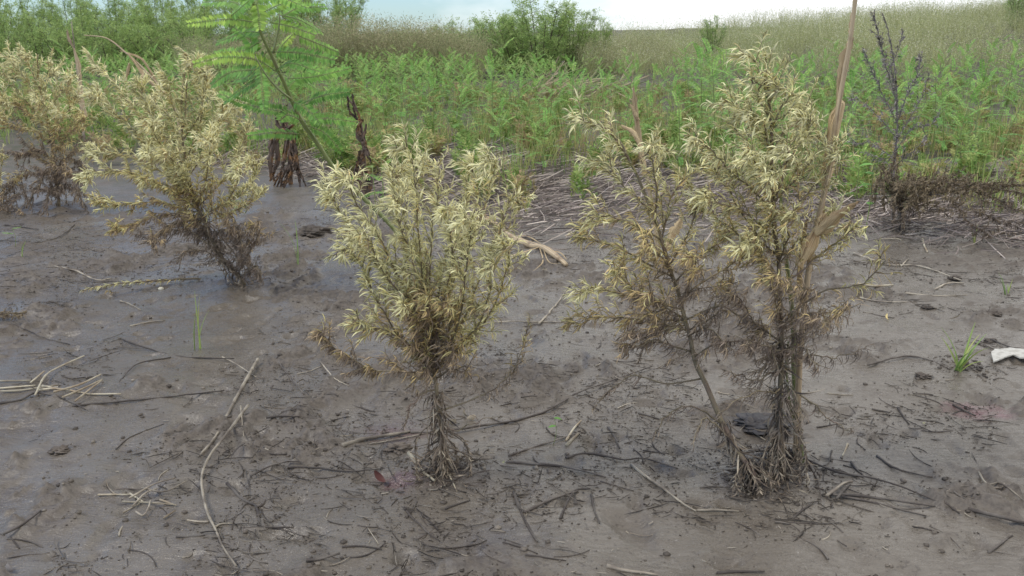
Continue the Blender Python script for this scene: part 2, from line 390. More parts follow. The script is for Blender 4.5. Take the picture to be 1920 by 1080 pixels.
def weed(label, base_px, Y0, stem_path, stem_dy, branches, density=1., Ls=.045, Ws=.0052, dry_low=1.0, dry_high=.05,
         zlo=.25, zhi=.75, lm_mat=None, stem_mat=None, group='withered weeds', basal=60, name='withered_weed', twigL=.10, stem_r=.0065, stem_leaf=.45, hookpx=14, sec=.019, fuzz=1., kb=11):
    lm_mat = lm_mat or M_leaf; stem_mat = stem_mat or M_stem
    b = G(*base_px) if Y0 is None else None
    if Y0 is None: Y0 = b[1]
    org = np.array([P(base_px[0], base_px[1], Y0)[0], Y0, 0]); org[2] = float(ground_h(org[0], org[1]))
    root = empty(name, org, label, 'withered weed', group)
    sp_ = spline(W3(stem_path, Y0, stem_dy), 26); sp_[0][2] = min(sp_[0][2], org[2])-.01
    sp_[1:-1] += rng.normal(0, .0015, (24, 3))
    st = MB(); tube(st, sp_, np.linspace(stem_r, stem_r*.3, 26), 7, rnd=rng.random(), rough=.12)
    st.build('stem', stem_mat, root, org)
    H = sp_[:, 2].max()-org[2]
    def dryf_base(B, t, k=0.):
        zz = (B[:, 2]-org[2])/H; lo, hi = zlo, zhi
        return dry_low+(dry_high-dry_low)*np.clip((zz-lo)/(hi-lo), 0, 1)-.22*t+k+.9*(fbm(B[:, 0]*11+B[:, 1]*7, B[:, 2]*8, 2, 3)-.5)
    if stem_leaf > 0:
        mb = MB(); foliate(mb, sp_, 0, 600*density, dryf_base, Ls, Ws, t0=stem_leaf); foliate(mb, sp_[3:16], 0, 330*density*fuzz, lambda B, t: dryf_base(B, t, .1), Ls, Ws, t0=0); mb.build('leaves', lm_mat, root, org)
    for br in branches:
        path = list(br[0]); dy = br[1] if len(br) > 1 else rng.uniform(-.2, .2); opt = br[2] if len(br) > 2 else {}
        # start depth: depth of the stem where the branch begins
        s0 = P(path[0][0], path[0][1], Y0); k = np.argmin(np.abs(sp_[:, 2]-s0[2])); yb = sp_[k, 1]
        if hookpx and not opt.get('nohook'):
            x, y = path[-1]; sgn = -1 if rng.random() < .8 else 1
            path = path+[(x+sgn*hookpx*rng.uniform(.4, 1), y-hookpx*.35), (x+sgn*hookpx*rng.uniform(1.1, 1.7), y+hookpx*.3)]
        ax = spline(W3(path, yb, dy), 22); j = np.linspace(0, 1, 22)[:, None]
        ax = ax+np.cumsum(rng.normal(0, .0035, (22, 3)), 0)*np.minimum(1, j*3)
        tot = np.linalg.norm(np.diff(ax, axis=0), axis=1).sum()
        bm = MB(); lb = MB()
        tube(bm, ax, np.linspace(.0030, .0009, 22)*opt.get('r', 1), 5, rnd=rng.random(), rough=.1)
        kd = opt.get('dry', 0.); dens = density*opt.get('dens', 1); t0 = opt.get('t0', .02)
        f = lambda B, t: dryf_base(B, t, kd)
        foliate(lb, ax, 0, 560*dens, f, Ls, Ws, t0=t0)
        Tn = norm(np.gradient(ax, axis=0))
        nt = int(tot*(1-t0)/sec*opt.get('twigs', 1))
        for q in range(nt):
            t = t0+(1-t0)*(q+rng.random())/nt*.93; i = t*21; i0 = int(i); pb = ax[i0]*(1-(i-i0))+ax[min(i0+1, 21)]*(i-i0)
            T = Tn[i0]; r = rng.normal(size=3); r = norm(r-(r@T)*T); a = R(rng.uniform(25, 60))
            d = T*math.cos(a)+r*math.sin(a); ll = twigL*rng.uniform(.35, 1)*(1.05-.6*t)*opt.get('tl', 1)
            upw = np.array([0, 0, .5-.9*max(0, kd+.1)])
            tp = np.array([pb+d*ll*s+upw*ll*s*s*.4 for s in np.linspace(0, 1, 6)])
            tube(bm, tp, np.linspace(.0014, .0006, 6), 4, rnd=rng.random(), cap=False)
            foliate(lb, tp, 0, 440*dens, f, Ls*.88, Ws*.95, t0=.05)
        bo = bm.build('branch', stem_mat, root, org)
        if lb.n: lb.build('leaves', lm_mat, bo, org)
    if basal:
        lb = MB(); n = basal; k = rng.integers(0, kb, n); B = sp_[k]+rng.normal(0, .009, (n, 3))
        ang = rng.uniform(0, 6.28, n); r = np.stack([np.cos(ang), np.sin(ang), np.zeros(n)], 1)
        d = r*rng.uniform(.25, 1.0, (n, 1))+np.array([0, 0, -1])*rng.uniform(.3, 1, (n, 1))
        hgt = np.maximum(B[:, 2]-org[2], .01); Lb = np.minimum(rng.uniform(.025, .10, n), hgt/np.maximum(.15, -norm(d)[:, 2])+.02)
        leaves(lb, B, d, r*.3+np.array([0, 0, -1]), Lb, rng.uniform(.003, .008, n), rng.uniform(-1.8, 2.4, n), np.clip(rng.normal(.5, .32, n), 0, 1), rng.random(n), twist=rng.uniform(-4, 4, n), S_=7)
        for q in range(max(4, basal//26)):
            a_ = rng.uniform(0, 6.28); p0 = sp_[rng.integers(kb//3, kb-2)]; R_ = rng.uniform(.03, .10); e = np.array([org[0]+math.cos(a_)*R_, org[1]+math.sin(a_)*R_, 0.]); e[2] = float(ground_h(e[0], e[1]))+.006
            m_ = p0*.45+e*.55+np.array([math.cos(a_), math.sin(a_), .6])*R_*.35; sx_ = spline([p0, m_, e], 12); tube(lb, sx_, np.linspace(.0024, .001, 12), 4, dry=rng.uniform(.3, .75), rnd=rng.random())
            k2 = rng.integers(4, 12, 26); n3 = 26; dd_ = norm(np.gradient(sx_, axis=0))[k2]*.8+rng.normal(0, .35, (n3, 3))+[0, 0, -.4]
            leaves(lb, sx_[k2], dd_, rng.normal(size=(n3, 3)), rng.uniform(.012, .04, n3), rng.uniform(.003, .006, n3), rng.uniform(-.5, 2.2, n3), np.clip(rng.normal(.35, .25, n3), 0, 1), rng.random(n3), twist=rng.uniform(-3, 3, n3), S_=5)
        # crumpled leaves resting on the mud round the foot
        n2 = n//4; ang = rng.uniform(0, 6.28, n2); rr = rng.uniform(.01, .10, n2)
        bx = org[0]+np.cos(ang)*rr; by = org[1]+np.sin(ang)*rr; B = np.stack([bx, by, ground_h(bx, by)+.004], 1)
        d = np.stack([np.cos(ang), np.sin(ang), rng.uniform(-.05, .5, n2)], 1)+rng.normal(0, .4, (n2, 3))*[1, 1, .2]
        leaves(lb, B, d, rng.normal(size=(n2, 3))+[0, 0, .4], rng.uniform(.02, .06, n2), rng.uniform(.003, .007, n2), rng.uniform(.3, 2.2, n2), np.clip(rng.normal(.62, .3, n2), 0, 1), rng.random(n2), twist=rng.uniform(-2, 2, n2))
        lb.build('basal_leaves', M_base_leaf, root, org)
    return root

YA = G(832, 880)[1]
weed('withered cream-leaved weed standing alone in the centre of the mud on one dark stem', (832, 880), YA,
     [(832, 880), (826, 800), (815, 700), (806, 630), (800, 560), (800, 470)], .03, [
     ([(812, 690), (770, 610), (710, 500), (660, 420), (625, 350)], .05),
     ([(810, 680), (765, 560), (715, 450), (672, 380), (650, 335)], -.15),
     ([(808, 660), (775, 540), (750, 430), (735, 350), (728, 322)], .12),
     ([(806, 650), (790, 520), (775, 400), (772, 330), (765, 295)], .0),
     ([(806, 645), (805, 520), (812, 420), (815, 360), (812, 320)], .2),
     ([(808, 650), (825, 520), (850, 420), (868, 350), (878, 312)], .1),
     ([(808, 660), (845, 540), (885, 430), (908, 360), (915, 312)], -.1),
     ([(812, 680), (870, 600), (910, 500), (932, 440), (940, 400)], .1),
     ([(812, 690), (880, 640), (920, 570), (935, 510), (942, 470)], -.12),
     ([(814, 700), (860, 650), (895, 600), (905, 550), (905, 500)], -.2, {'dry': .1}),
     ([(812, 690), (750, 640), (700, 570), (668, 510), (650, 465)], -.08),
     ([(812, 700), (770, 650), (730, 620), (700, 612), (680, 605)], -.1, {'dry': -.1, 'dens': .9}),
     ([(810, 670), (800, 580), (770, 480), (748, 420), (742, 385)], -.18),
     ([(810, 660), (830, 570), (843, 480), (838, 410), (830, 380)], -.2),
     ([(808, 660), (790, 600), (740, 540), (710, 500), (690, 450)], -.22),
     ([(812, 690), (850, 640), (870, 560), (880, 480), (885, 440)], -.22),
     ([(812, 700), (790, 670), (770, 655), (755, 660)], -.1, {'dry': .35, 'nohook': 1}), ([(812, 690), (835, 660), (860, 650), (880, 665)], -.12, {'dry': .3, 'nohook': 1}),
     ([(810, 670), (815, 600), (820, 560)], -.15, {'dry': .3}), ([(808, 660), (785, 610), (765, 580)], -.15, {'dry': .25}), ([(812, 680), (840, 610), (850, 570)], -.15, {'dry': .25}),
     ([(814, 700), (780, 690), (750, 670), (725, 660)], -.12, {'dry': .4, 'nohook': 1, 'dens': .8}), ([(816, 710), (850, 690), (880, 690), (895, 710)], -.1, {'dry': .45, 'nohook': 1, 'dens': .7}),
     ([(814, 695), (840, 670), (865, 640), (890, 625)], .1, {'dry': .3, 'nohook': 1}), ([(816, 705), (800, 680), (790, 700), (780, 730)], -.12, {'dry': .5, 'nohook': 1, 'dens': .7}),
     ([(820, 730), (790, 735), (765, 760), (758, 800)], -.08, {'dry': .7, 'nohook': 1, 'tl': .4, 'dens': .5}),
     ([(814, 705), (770, 702), (700, 705), (645, 682), (605, 652), (590, 640)], -.06, {'dry': .2, 'nohook': 1, 'tl': .9, 't0': .35, 'dens': 2.2}),
     ([(828, 770), (880, 748), (930, 718), (965, 690), (990, 640), (1008, 590)], .05, {'dry': .4, 'nohook': 1, 'tl': .45, 'dens': .7, 't0': .3}),
     ([(830, 800), (860, 815), (885, 808), (935, 805)], -.03, {'dry': .7, 'nohook': 1, 'tl': .2, 'dens': .12, 'twigs': .3}),
     ], density=.68, zlo=.34, zhi=.92, fuzz=.8, kb=9, basal=260, stem_r=.008)

YB = G(1465, 885)[1]
weed('tallest withered weed, upright cream-leaved spire rising above the green field beside the dry maize stalk', (1465, 885), YB,
     [(1465, 885), (1462, 780), (1465, 640), (1460, 500), (1450, 380), (1445, 250), (1440, 160), (1437, 100)], .0, [
     ([(1441, 190), (1430, 150), (1424, 130)], .03), ([(1443, 220), (1425, 185), (1418, 165)], -.04), ([(1442, 200), (1452, 165), (1460, 150)], .03),
     ([(1446, 300), (1435, 240), (1425, 215)], -.08), ([(1450, 380), (1470, 320), (1475, 280)], -.15), ([(1450, 380), (1425, 330), (1410, 300)], -.15),
     ([(1455, 440), (1440, 380), (1432, 340)], -.2), ([(1458, 500), (1480, 440), (1490, 400)], -.2), ([(1460, 540), (1430, 490), (1410, 460)], -.15),
     ([(1462, 600), (1450, 560), (1440, 520)], -.15, {'dry': .15}), ([(1462, 620), (1490, 570), (1505, 530)], -.15, {'dry': .2}),
     ([(1448, 360), (1415, 300), (1375, 260), (1345, 235)], .1),
     ([(1452, 400), (1400, 340), (1355, 300), (1325, 268)], -.12),
     ([(1446, 280), (1420, 230), (1400, 205), (1385, 190)], .05),
     ([(1445, 250), (1460, 205), (1475, 185)], -.05),
     ([(1446, 290), (1475, 240), (1495, 215), (1502, 205)], .1),
     ([(1448, 330), (1490, 290), (1515, 260), (1525, 235)], -.1),
     ([(1450, 380), (1500, 330), (1520, 300), (1530, 275)], .15),
     ([(1455, 440), (1500, 390), (1545, 340), (1562, 290)], -.05),
     ([(1456, 450), (1410, 410), (1365, 390), (1335, 385)], -.15),
     ([(1458, 480), (1420, 440), (1370, 350), (1350, 320)], .1),
     ([(1458, 500), (1500, 450), (1540, 430), (1565, 400)], .1),
     ([(1460, 540), (1530, 490), (1575, 460), (1605, 440)], -.1, {'dens': .7}),
     ([(1462, 600), (1540, 550), (1610, 530), (1655, 492)], .0, {'dens': .6, 't0': .3}),
     ([(1460, 520), (1415, 480), (1370, 440), (1330, 410)], .05, {'dens': .8}),
     ([(1462, 610), (1510, 580), (1550, 560), (1590, 555)], -.12, {'dry': .1, 'dens': .8}),
     ([(1463, 640), (1440, 650), (1410, 640), (1390, 650)], -.2, {'dry': .4, 'nohook': 1}), ([(1463, 660), (1490, 650), (1520, 660), (1540, 690)], -.15, {'dry': .45, 'nohook': 1}),
     ([(1463, 680), (1450, 670), (1430, 680), (1420, 710)], -.1, {'dry': .5, 'nohook': 1}), ([(1463, 620), (1485, 600), (1520, 610), (1545, 630)], -.2, {'dry': .35, 'nohook': 1}),
     ([(1464, 720), (1490, 715), (1510, 740), (1515, 780)], -.1, {'dry': .6, 'nohook': 1, 'dens': .6, 'tl': .5}),
     ([(1463, 640), (1500, 620), (1545, 600), (1575, 590)], .1, {'dry': .35, 'nohook': 1}),
     ([(1463, 640), (1420, 610), (1395, 590), (1380, 560)], -.1, {'dry': .25}),
     ([(1465, 690), (1520, 660), (1580, 670), (1640, 650)], -.05, {'dry': .7, 'nohook': 1, 'dens': .4, 'tl': .5}),
     ([(1463, 700), (1400, 700), (1350, 690)], -.1, {'dry': .6, 'nohook': 1, 'dens': .5, 'tl': .6}),
     ([(1464, 740), (1420, 730), (1370, 770)], -.15, {'dry': .7, 'nohook': 1, 'dens': .4, 'tl': .5}),
     ([(1500, 740), (1530, 765), (1560, 790), (1590, 782)], .0, {'dry': .5, 'nohook': 1, 'dens': .3, 'tl': .3}),
     ], density=.62, zlo=.34, zhi=.80, fuzz=.7, kb=8, basal=340, stem_r=.009, stem_leaf=.3)
YB1 = G(1425, 905)[1]
weed('withered weed on a long bare stem leaning left, beside the tall spire', (1425, 905), YB1,
     [(1425, 905), (1385, 850), (1345, 770), (1305, 680), (1285, 600), (1262, 520), (1235, 430), (1200, 340), (1165, 270), (1140, 228)], .12, [
     ([(1180, 300), (1150, 250), (1128, 232)], -.04),
     ([(1225, 400), (1180, 360), (1140, 330), (1125, 322)], .1),
     ([(1240, 450), (1190, 420), (1140, 400), (1120, 392)], -.1),
     ([(1262, 520), (1200, 490), (1140, 465), (1108, 460)], .05),
     ([(1280, 580), (1200, 560), (1130, 540), (1090, 545)], -.1, {'dry': -.2, 'dens': .8}),
     ([(1285, 600), (1200, 600), (1130, 590), (1085, 600)], .1, {'dry': -.15}),
     ([(1230, 420), (1225, 360), (1215, 320), (1205, 290)], -.1),
     ([(1240, 450), (1255, 400), (1262, 370), (1270, 355)], .1),
     ([(1255, 500), (1290, 440), (1305, 400), (1310, 380)], -.05),
     ([(1265, 530), (1310, 480), (1340, 450), (1355, 430)], .08),
     ([(1275, 560), (1330, 520), (1370, 490), (1395, 450)], -.1),
     ([(1285, 600), (1350, 570), (1400, 590), (1440, 600)], -.05, {'dry': -.1, 'dens': .7}),
     ([(1290, 620), (1240, 600), (1190, 560), (1170, 510)], -.15),
     ([(1290, 620), (1330, 590), (1350, 540), (1360, 510)], .12, {'dry': .1}),
     ([(1285, 610), (1230, 620), (1190, 610), (1160, 620)], -.15, {'dry': .3, 'nohook': 1}), ([(1290, 630), (1320, 620), (1360, 640), (1380, 660)], -.15, {'dry': .35, 'nohook': 1}),
     ([(1275, 570), (1290, 530), (1300, 490)], -.2, {'dry': .15}), ([(1262, 520), (1240, 480), (1215, 460)], -.2, {'dry': .1}), ([(1285, 600), (1250, 570), (1225, 550)], -.2, {'dry': .2}),
     ([(1298, 660), (1260, 650), (1225, 640), (1200, 655)], -.1, {'dry': .15}),
     ([(1300, 670), (1340, 640), (1380, 630), (1400, 640)], -.05, {'dry': .25, 'dens': .8}),
     ([(1315, 710), (1250, 720), (1180, 715), (1135, 745), (1112, 778)], -.05, {'dry': .15, 'nohook': 1, 'tl': .35, 'dens': .6, 't0': .4}),
     ([(1360, 800), (1300, 770), (1250, 790), (1225, 830)], -.1, {'dry': .4, 'nohook': 1, 'tl': .3, 'dens': .4, 't0': .3}),
     ([(1375, 830), (1330, 790), (1310, 810), (1300, 850)], -.12, {'dry': .4, 'nohook': 1, 'tl': .3, 'dens': .4, 't0': .3}),
     ], density=.66, zlo=.40, zhi=.95, fuzz=.06, kb=6, basal=200, stem_r=.009, stem_leaf=.4)

YD = G(450, 530)[1]
weed('broad pale withered weed left of the centre one, bare grey stem at its foot', (460, 530), YD,
     [(460, 530), (415, 480), (375, 400), (350, 320), (340, 230), (345, 150), (352, 105)], .1, [
     ([(360, 350), (300, 280), (230, 180), (185, 130)], .2),
     ([(355, 340), (280, 270), (220, 210), (190, 185)], -.2),
     ([(365, 370), (280, 310), (220, 290), (180, 290)], .1),
     ([(365, 370), (270, 330), (210, 320), (175, 330)], -.3),
     ([(350, 320), (300, 240), (275, 190), (262, 168)], 0),
     ([(345, 280), (320, 220), (300, 200), (290, 180)], .3),
     ([(345, 240), (350, 160), (360, 120), (362, 110)], -.2),
     ([(350, 300), (380, 220), (385, 180), (388, 165)], .1),
     ([(355, 330), (400, 260), (415, 220), (425, 200)], -.2),
     ([(370, 390), (430, 320), (460, 270), (468, 245)], .2),
     ([(380, 410), (440, 370), (475, 340), (485, 315)], -.1),
     ([(385, 420), (430, 400), (470, 380), (485, 360)], .3, {'dry': .1}),
     ([(375, 400), (300, 380), (240, 380), (200, 380)], 0, {'dry': .1}), ([(372, 395), (340, 370), (300, 350), (270, 345)], -.3, {'dry': .1}), ([(378, 405), (420, 380), (440, 350), (450, 320)], -.35),
     ([(345, 240), (325, 200), (320, 170), (318, 155)], -.1), ([(350, 300), (400, 240), (430, 210), (440, 195)], .2), ([(365, 370), (340, 320), (310, 300), (290, 300)], -.4), ([(385, 425), (350, 410), (310, 420), (290, 440)], -.3, {'dry': .35}),
     ([(390, 435), (430, 430), (450, 445), (455, 470)], -.2, {'dry': .45, 'nohook': 1}), ([(345, 260), (375, 210), (380, 150), (384, 130)], -.1),
     ([(380, 410), (320, 400), (260, 410), (225, 420)], -.2, {'dry': .25}),
     ([(370, 390), (320, 330), (300, 280), (290, 250)], -.35),
     ([(370, 390), (390, 330), (400, 290), (405, 265)], -.35),
     ([(375, 400), (350, 350), (330, 320), (320, 290)], -.4),
     ([(410, 470), (360, 440), (330, 420), (320, 440)], -.1, {'dry': .6, 'nohook': 1, 'dens': .5}),
     ([(470, 515), (455, 470), (440, 430), (430, 400)], .1, {'dry': .6, 'dens': .6, 'r': 1.8, 'nohook': 1}),
     ([(440, 510), (450, 470), (435, 430), (420, 400)], -.25, {'dry': .5, 'nohook': 1}), ([(425, 495), (380, 470), (345, 470), (330, 490)], -.2, {'dry': .5, 'nohook': 1, 'dens': .6}),
     ([(445, 515), (470, 470), (480, 440), (478, 410)], -.1, {'dry': .5, 'nohook': 1}), ([(450, 520), (475, 500), (485, 505), (490, 520)], -.1, {'dry': .5, 'nohook': 1}), ([(400, 450), (370, 410), (350, 420), (345, 450)], .2, {'dry': .5, 'nohook': 1}),
     ([(420, 490), (400, 440), (375, 430), (370, 460)], .1, {'dry': .6, 'nohook': 1, 'dens': .6}), ([(390, 440), (330, 430), (280, 440), (255, 430)], .1, {'dry': .4, 'nohook': 1, 'dens': .7}),
     ([(400, 460), (430, 440), (460, 420), (485, 430)], -.1, {'dry': .5, 'nohook': 1, 'dens': .6}),
     ], density=.75, Ls=.050, Ws=.0074, zlo=.08, zhi=.56, basal=220, twigL=.14, stem_r=.011, hookpx=8, sec=.026)
YE = G(120, 385)[1]
weed('far left withered weed with pale green tips and brown leaves hanging below', (110, 385), YE,
     [(110, 385), (105, 330), (95, 260), (80, 190), (72, 140), (70, 105)], .0, [
     ([(85, 210), (50, 150), (30, 120), (22, 105)], .2),
     ([(80, 180), (60, 140), (50, 120), (48, 110)], -.2),
     ([(90, 230), (40, 180), (15, 150), (5, 140)], .0),
     ([(95, 250), (50, 210), (20, 200), (8, 190)], -.3),
     ([(98, 270), (60, 240), (30, 235), (12, 225)], .2),
     ([(80, 190), (90, 150), (98, 140), (100, 130)], .2),
     ([(85, 210), (110, 180), (125, 165), (130, 155)], -.2),
     ([(95, 250), (125, 210), (140, 195), (146, 185)], .2),
     ([(100, 290), (130, 250), (148, 235), (155, 225)], -.2),
     ([(105, 320), (130, 290), (150, 280), (158, 270)], .2, {'dry': .2}),
     ([(105, 320), (70, 290), (45, 285), (35, 290)], -.2, {'dry': .2}),
     ([(105, 330), (80, 320), (50, 320), (40, 330)], .1, {'dry': .3, 'nohook': 1}),
     ([(105, 330), (125, 320), (145, 330), (150, 345)], .1, {'dry': .4, 'nohook': 1}),
     ([(95, 250), (90, 220), (85, 200), (75, 185)], -.4), ([(108, 365), (85, 350), (60, 360), (45, 385)], -.2, {'dry': .3, 'nohook': 1}), ([(108, 365), (130, 345), (150, 360), (158, 390)], -.2, {'dry': .3, 'nohook': 1}),
     ([(108, 350), (95, 320), (75, 330), (70, 370)], -.3, {'dry': .35, 'nohook': 1}), ([(108, 350), (120, 320), (135, 330), (138, 375)], -.3, {'dry': .35, 'nohook': 1}), ([(106, 330), (90, 290), (65, 280), (50, 300)], .1, {'dry': .3, 'nohook': 1}),
     ([(108, 370), (100, 350), (95, 360), (90, 395)], -.35, {'dry': .4, 'nohook': 1}), ([(106, 320), (125, 290), (140, 300), (150, 320)], .15, {'dry': .3, 'nohook': 1}),
     ([(100, 280), (105, 250), (110, 230), (112, 210)], -.4),
     ], density=.62, Ls=.056, Ws=.0088, zlo=.2, zhi=.85, dry_high=.05, basal=90, twigL=.2, stem_r=.012, hookpx=4, sec=.03)
YF = G(20, 395)[1]
weed('low greyish weed cut off by the left edge of the picture', (-15, 400), YF,
     [(-15, 400), (-20, 350), (-25, 290)], .0, [
     ([(-15, 390), (0, 340), (5, 310), (5, 295)], -.1, {'dry': -.3}),
     ([(-15, 390), (10, 350), (25, 340), (35, 335)], .1, {'dry': .1}),
     ([(-12, 395), (20, 370), (40, 365), (55, 375)], -.1, {'dry': .3, 'nohook': 1}),
     ([(-12, 395), (0, 350), (20, 350), (30, 385)], .1, {'dry': .3, 'nohook': 1}), ([(-12, 395), (5, 370), (15, 375), (20, 398)], -.1, {'dry': .3, 'nohook': 1}), ([(-12, 395), (20, 355), (45, 350), (60, 390)], .15, {'dry': .3, 'nohook': 1}),
     ([(-12, 398), (10, 385), (30, 385), (45, 392)], -.2, {'dry': .3, 'nohook': 1}),
     ([(-15, 390), (-40, 350), (-60, 330), (-70, 320)], .1),
     ], density=.5, Ls=.05, Ws=.008, zlo=.0, zhi=1.6, basal=40, twigL=.15, stem_r=.008, hookpx=4, sec=.04)
YG = G(1672, 430)[1]
weed('dead weed blackened all over, standing against the green field right of the maize stalk', (1672, 430), YG+.1,
     [(1672, 430), (1676, 340), (1682, 240), (1680, 150), (1670, 80), (1655, 25)], .0, [
     ([(1680, 190), (1665, 120), (1655, 60), (1648, 20)], .1),
     ([(1682, 230), (1650, 170), (1630, 130), (1618, 108)], .2),
     ([(1682, 260), (1640, 210), (1610, 190), (1590, 185)], -.2, {'dens': .6}),
     ([(1682, 230), (1705, 170), (1722, 130), (1728, 100)], .2),
     ([(1682, 260), (1715, 210), (1740, 170), (1755, 130)], -.1, {'dens': .6}),
     ([(1682, 280), (1710, 240), (1745, 230), (1765, 200)], .1, {'dens': .6}),
     ([(1680, 300), (1640, 270), (1615, 270), (1595, 250)], .1, {'dens': .6}),
     ([(1680, 310), (1715, 280), (1740, 260), (1750, 250)], -.2, {'dens': .5}),
     ([(1678, 340), (1660, 300), (1640, 290), (1630, 280)], .1, {'dens': .5}),
     ([(1680, 200), (1678, 130), (1690, 90), (1698, 70)], -.1, {'dens': .5}),
     ], density=.5, Ls=.035, Ws=.008, lm_mat=M_dark_leaf, stem_mat=M_grey_stem, basal=40, twigL=.11, stem_r=.0065, hookpx=0, sec=.042, stem_leaf=.1, group=None)
weed('collapsed heap of brown dead weed stems sprawling right from the foot of the blackened weed', (1690, 425), YG,
     [(1690, 425), (1690, 390), (1700, 350), (1730, 335)], .0, [
     ([(1690, 400), (1670, 350), (1650, 335), (1640, 350), (1635, 390)], -.1),
     ([(1690, 400), (1680, 350), (1665, 330), (1655, 350), (1655, 400)], -.2),
     ([(1690, 390), (1720, 345), (1790, 350), (1850, 372), (1900, 385)], .1),
     ([(1690, 390), (1740, 355), (1800, 365), (1870, 385), (1940, 400)], -.3),
     ([(1690, 400), (1750, 365), (1820, 390), (1880, 410), (1940, 420)], -.5),
     ([(1700, 380), (1760, 340), (1840, 345), (1920, 360)], .5),
     ([(1690, 390), (1700, 350), (1730, 350), (1740, 390)], -.2),
     ([(1690, 390), (1690, 340), (1710, 340), (1715, 400)], -.3),
     ([(1690, 410), (1760, 390), (1830, 420), (1870, 440)], -.6),
     ([(1700, 380), (1800, 350), (1880, 350), (1960, 350)], .2),
     ([(1690, 400), (1685, 360), (1675, 350), (1670, 415)], -.3),
     ([(1690, 400), (1710, 370), (1700, 380), (1695, 420)], -.4),
     ], density=.7, Ls=.045, Ws=.007, lm_mat=M_brown_leaf, stem_mat=M_grey_stem, basal=90, twigL=.16, stem_r=.008, hookpx=0, sec=.035, stem_leaf=0, name='collapsed_weed', group=None)
weed('flattened dead branch of weed lying on the mud by the right edge', (1990, 440), G(1990, 440)[1],
     [(1990, 440), (1950, 448), (1900, 452)], -.2, [
     ([(1940, 450), (1890, 470), (1850, 488), (1820, 498)], -.5, {'dens': .8}),
     ([(1940, 450), (1900, 440), (1860, 445), (1830, 455)], -.3, {'dens': .8}),
     ([(1940, 450), (1920, 470), (1905, 480), (1880, 490)], -.6, {'dens': .8}),
     ], density=.5, Ls=.035, Ws=.005, lm_mat=M_brown_leaf, stem_mat=M_pale, basal=0, twigL=.08, stem_r=.006, hookpx=0, sec=.03, stem_leaf=0, name='fallen_branch', group=None)
weed('fallen weed branch lying left of the broad weed, yellow-green leaves at its left tip', (380, 520), G(380, 522)[1],
     [(380, 521), (300, 526), (220, 532), (150, 545)], -.35, [
     ([(220, 533), (150, 546), (100, 560), (60, 572)], -.25, {'dry': -.45, 't0': .5, 'dens': 1.4}),
     ([(300, 527), (240, 540), (200, 543)], -.3, {'dry': .3, 'dens': .5, 'tl': .4}),
     ([(160, 545), (120, 556), (80, 560)], -.15, {'dry': -.3, 't0': .3}),
     ], density=.5, Ls=.035, Ws=.006, zlo=-.5, zhi=1.5, basal=0, twigL=.07, stem_r=.006, hookpx=0, sec=.03, stem_leaf=.2, name='fallen_branch', group=None)
weed('short dead weed branch at the left edge of the mud, brown leaves pressed flat', (-30, 600), G(-30, 600)[1],
     [(-30, 590), (10, 588), (50, 585)], .0, [
     ([(-30, 592), (20, 585), (60, 578)], .1, {'dry': .2}),
     ([(-30, 596), (10, 592), (40, 588)], -.1, {'dry': .2}),
     ], density=.5, Ls=.035, Ws=.005, lm_mat=M_brown_leaf, basal=0, twigL=.05, stem_r=.005, hookpx=0, sec=.03, stem_leaf=.2, name='fallen_branch', group=None)

# green stalk beside the tall weed
def green_stalk():
    b = G(1500, 866); root = empty('green_stalk', b, 'bare green stalk standing in the mud close right of the tall weed stem', 'weed stalk')
    mb = MB(); ax = spline(W3([(1503, 866), (1496, 800), (1489, 700), (1487, 600), (1476, 500), (1466, 420), (1464, 350)], b[1], .04), 24)
    tube(mb, ax, np.linspace(.0105, .004, 24), 8, rough=.05); mb.build('stem', M_green_stem, root, b)
    mb = MB(); ax2 = spline(W3([(1494, 810), (1482, 760), (1475, 700), (1478, 640)], b[1], -.03), 12); tube(mb, ax2, np.linspace(.005, .0025, 12), 6)
    mb.build('branch', M_green_stem, root, b)
    mb = MB(); k = rng.integers(2, 22, 34); B = ax[k]; ang = rng.uniform(0, 6.28, 34)
    d = np.stack([np.cos(ang), np.sin(ang), rng.uniform(-1, .3, 34)], 1)
    leaves(mb, B, d, d*0+[0, 0, -1.], rng.uniform(.03, .07, 34), .005, rng.uniform(.2, 1.5, 34), rng.uniform(.1, .9, 34), rng.random(34), twist=rng.uniform(-2, 2, 34))
    mb.build('withered_leaves', M_base_leaf, root, b)
green_stalk()

# ------------------------------------------------------------------ sesbania
def pinnate(mb, st, pts, npair, ll, lw, dry=.2, droop=.35, nrm=None, wr=.0012, t0=.12):
    ax = spline(pts, 14); tube(st, ax, np.linspace(wr, wr*.4, 14), 4, rnd=.6, cap=False)
    t = np.linspace(t0, .99, npair)
    cum = np.linspace(0, 1, 14); B = np.stack([np.interp(t, cum, ax[:, k]) for k in range(3)], 1)
    T = norm(np.stack([np.interp(t, cum, np.gradient(ax[:, k])) for k in range(3)], 1))
    nrm = np.array([0, -.35, 1.]) if nrm is None else np.asarray(nrm, float)
    sd = norm(np.cross(T, nrm)); upv = np.cross(sd, T)
    env = np.interp(t, [0, .15, .75, 1], [.6, 1, .95, .55])
    for s in (-1, 1):
        d = sd*s*.93+T*.28+upv*(-droop)+rng.normal(0, .07, (npair, 3))
        blades1(mb, B, d, T, ll*env*rng.uniform(.88, 1.08, npair), lw, np.clip(dry+rng.normal(0, .09, npair), 0, 1), rng.random(npair))
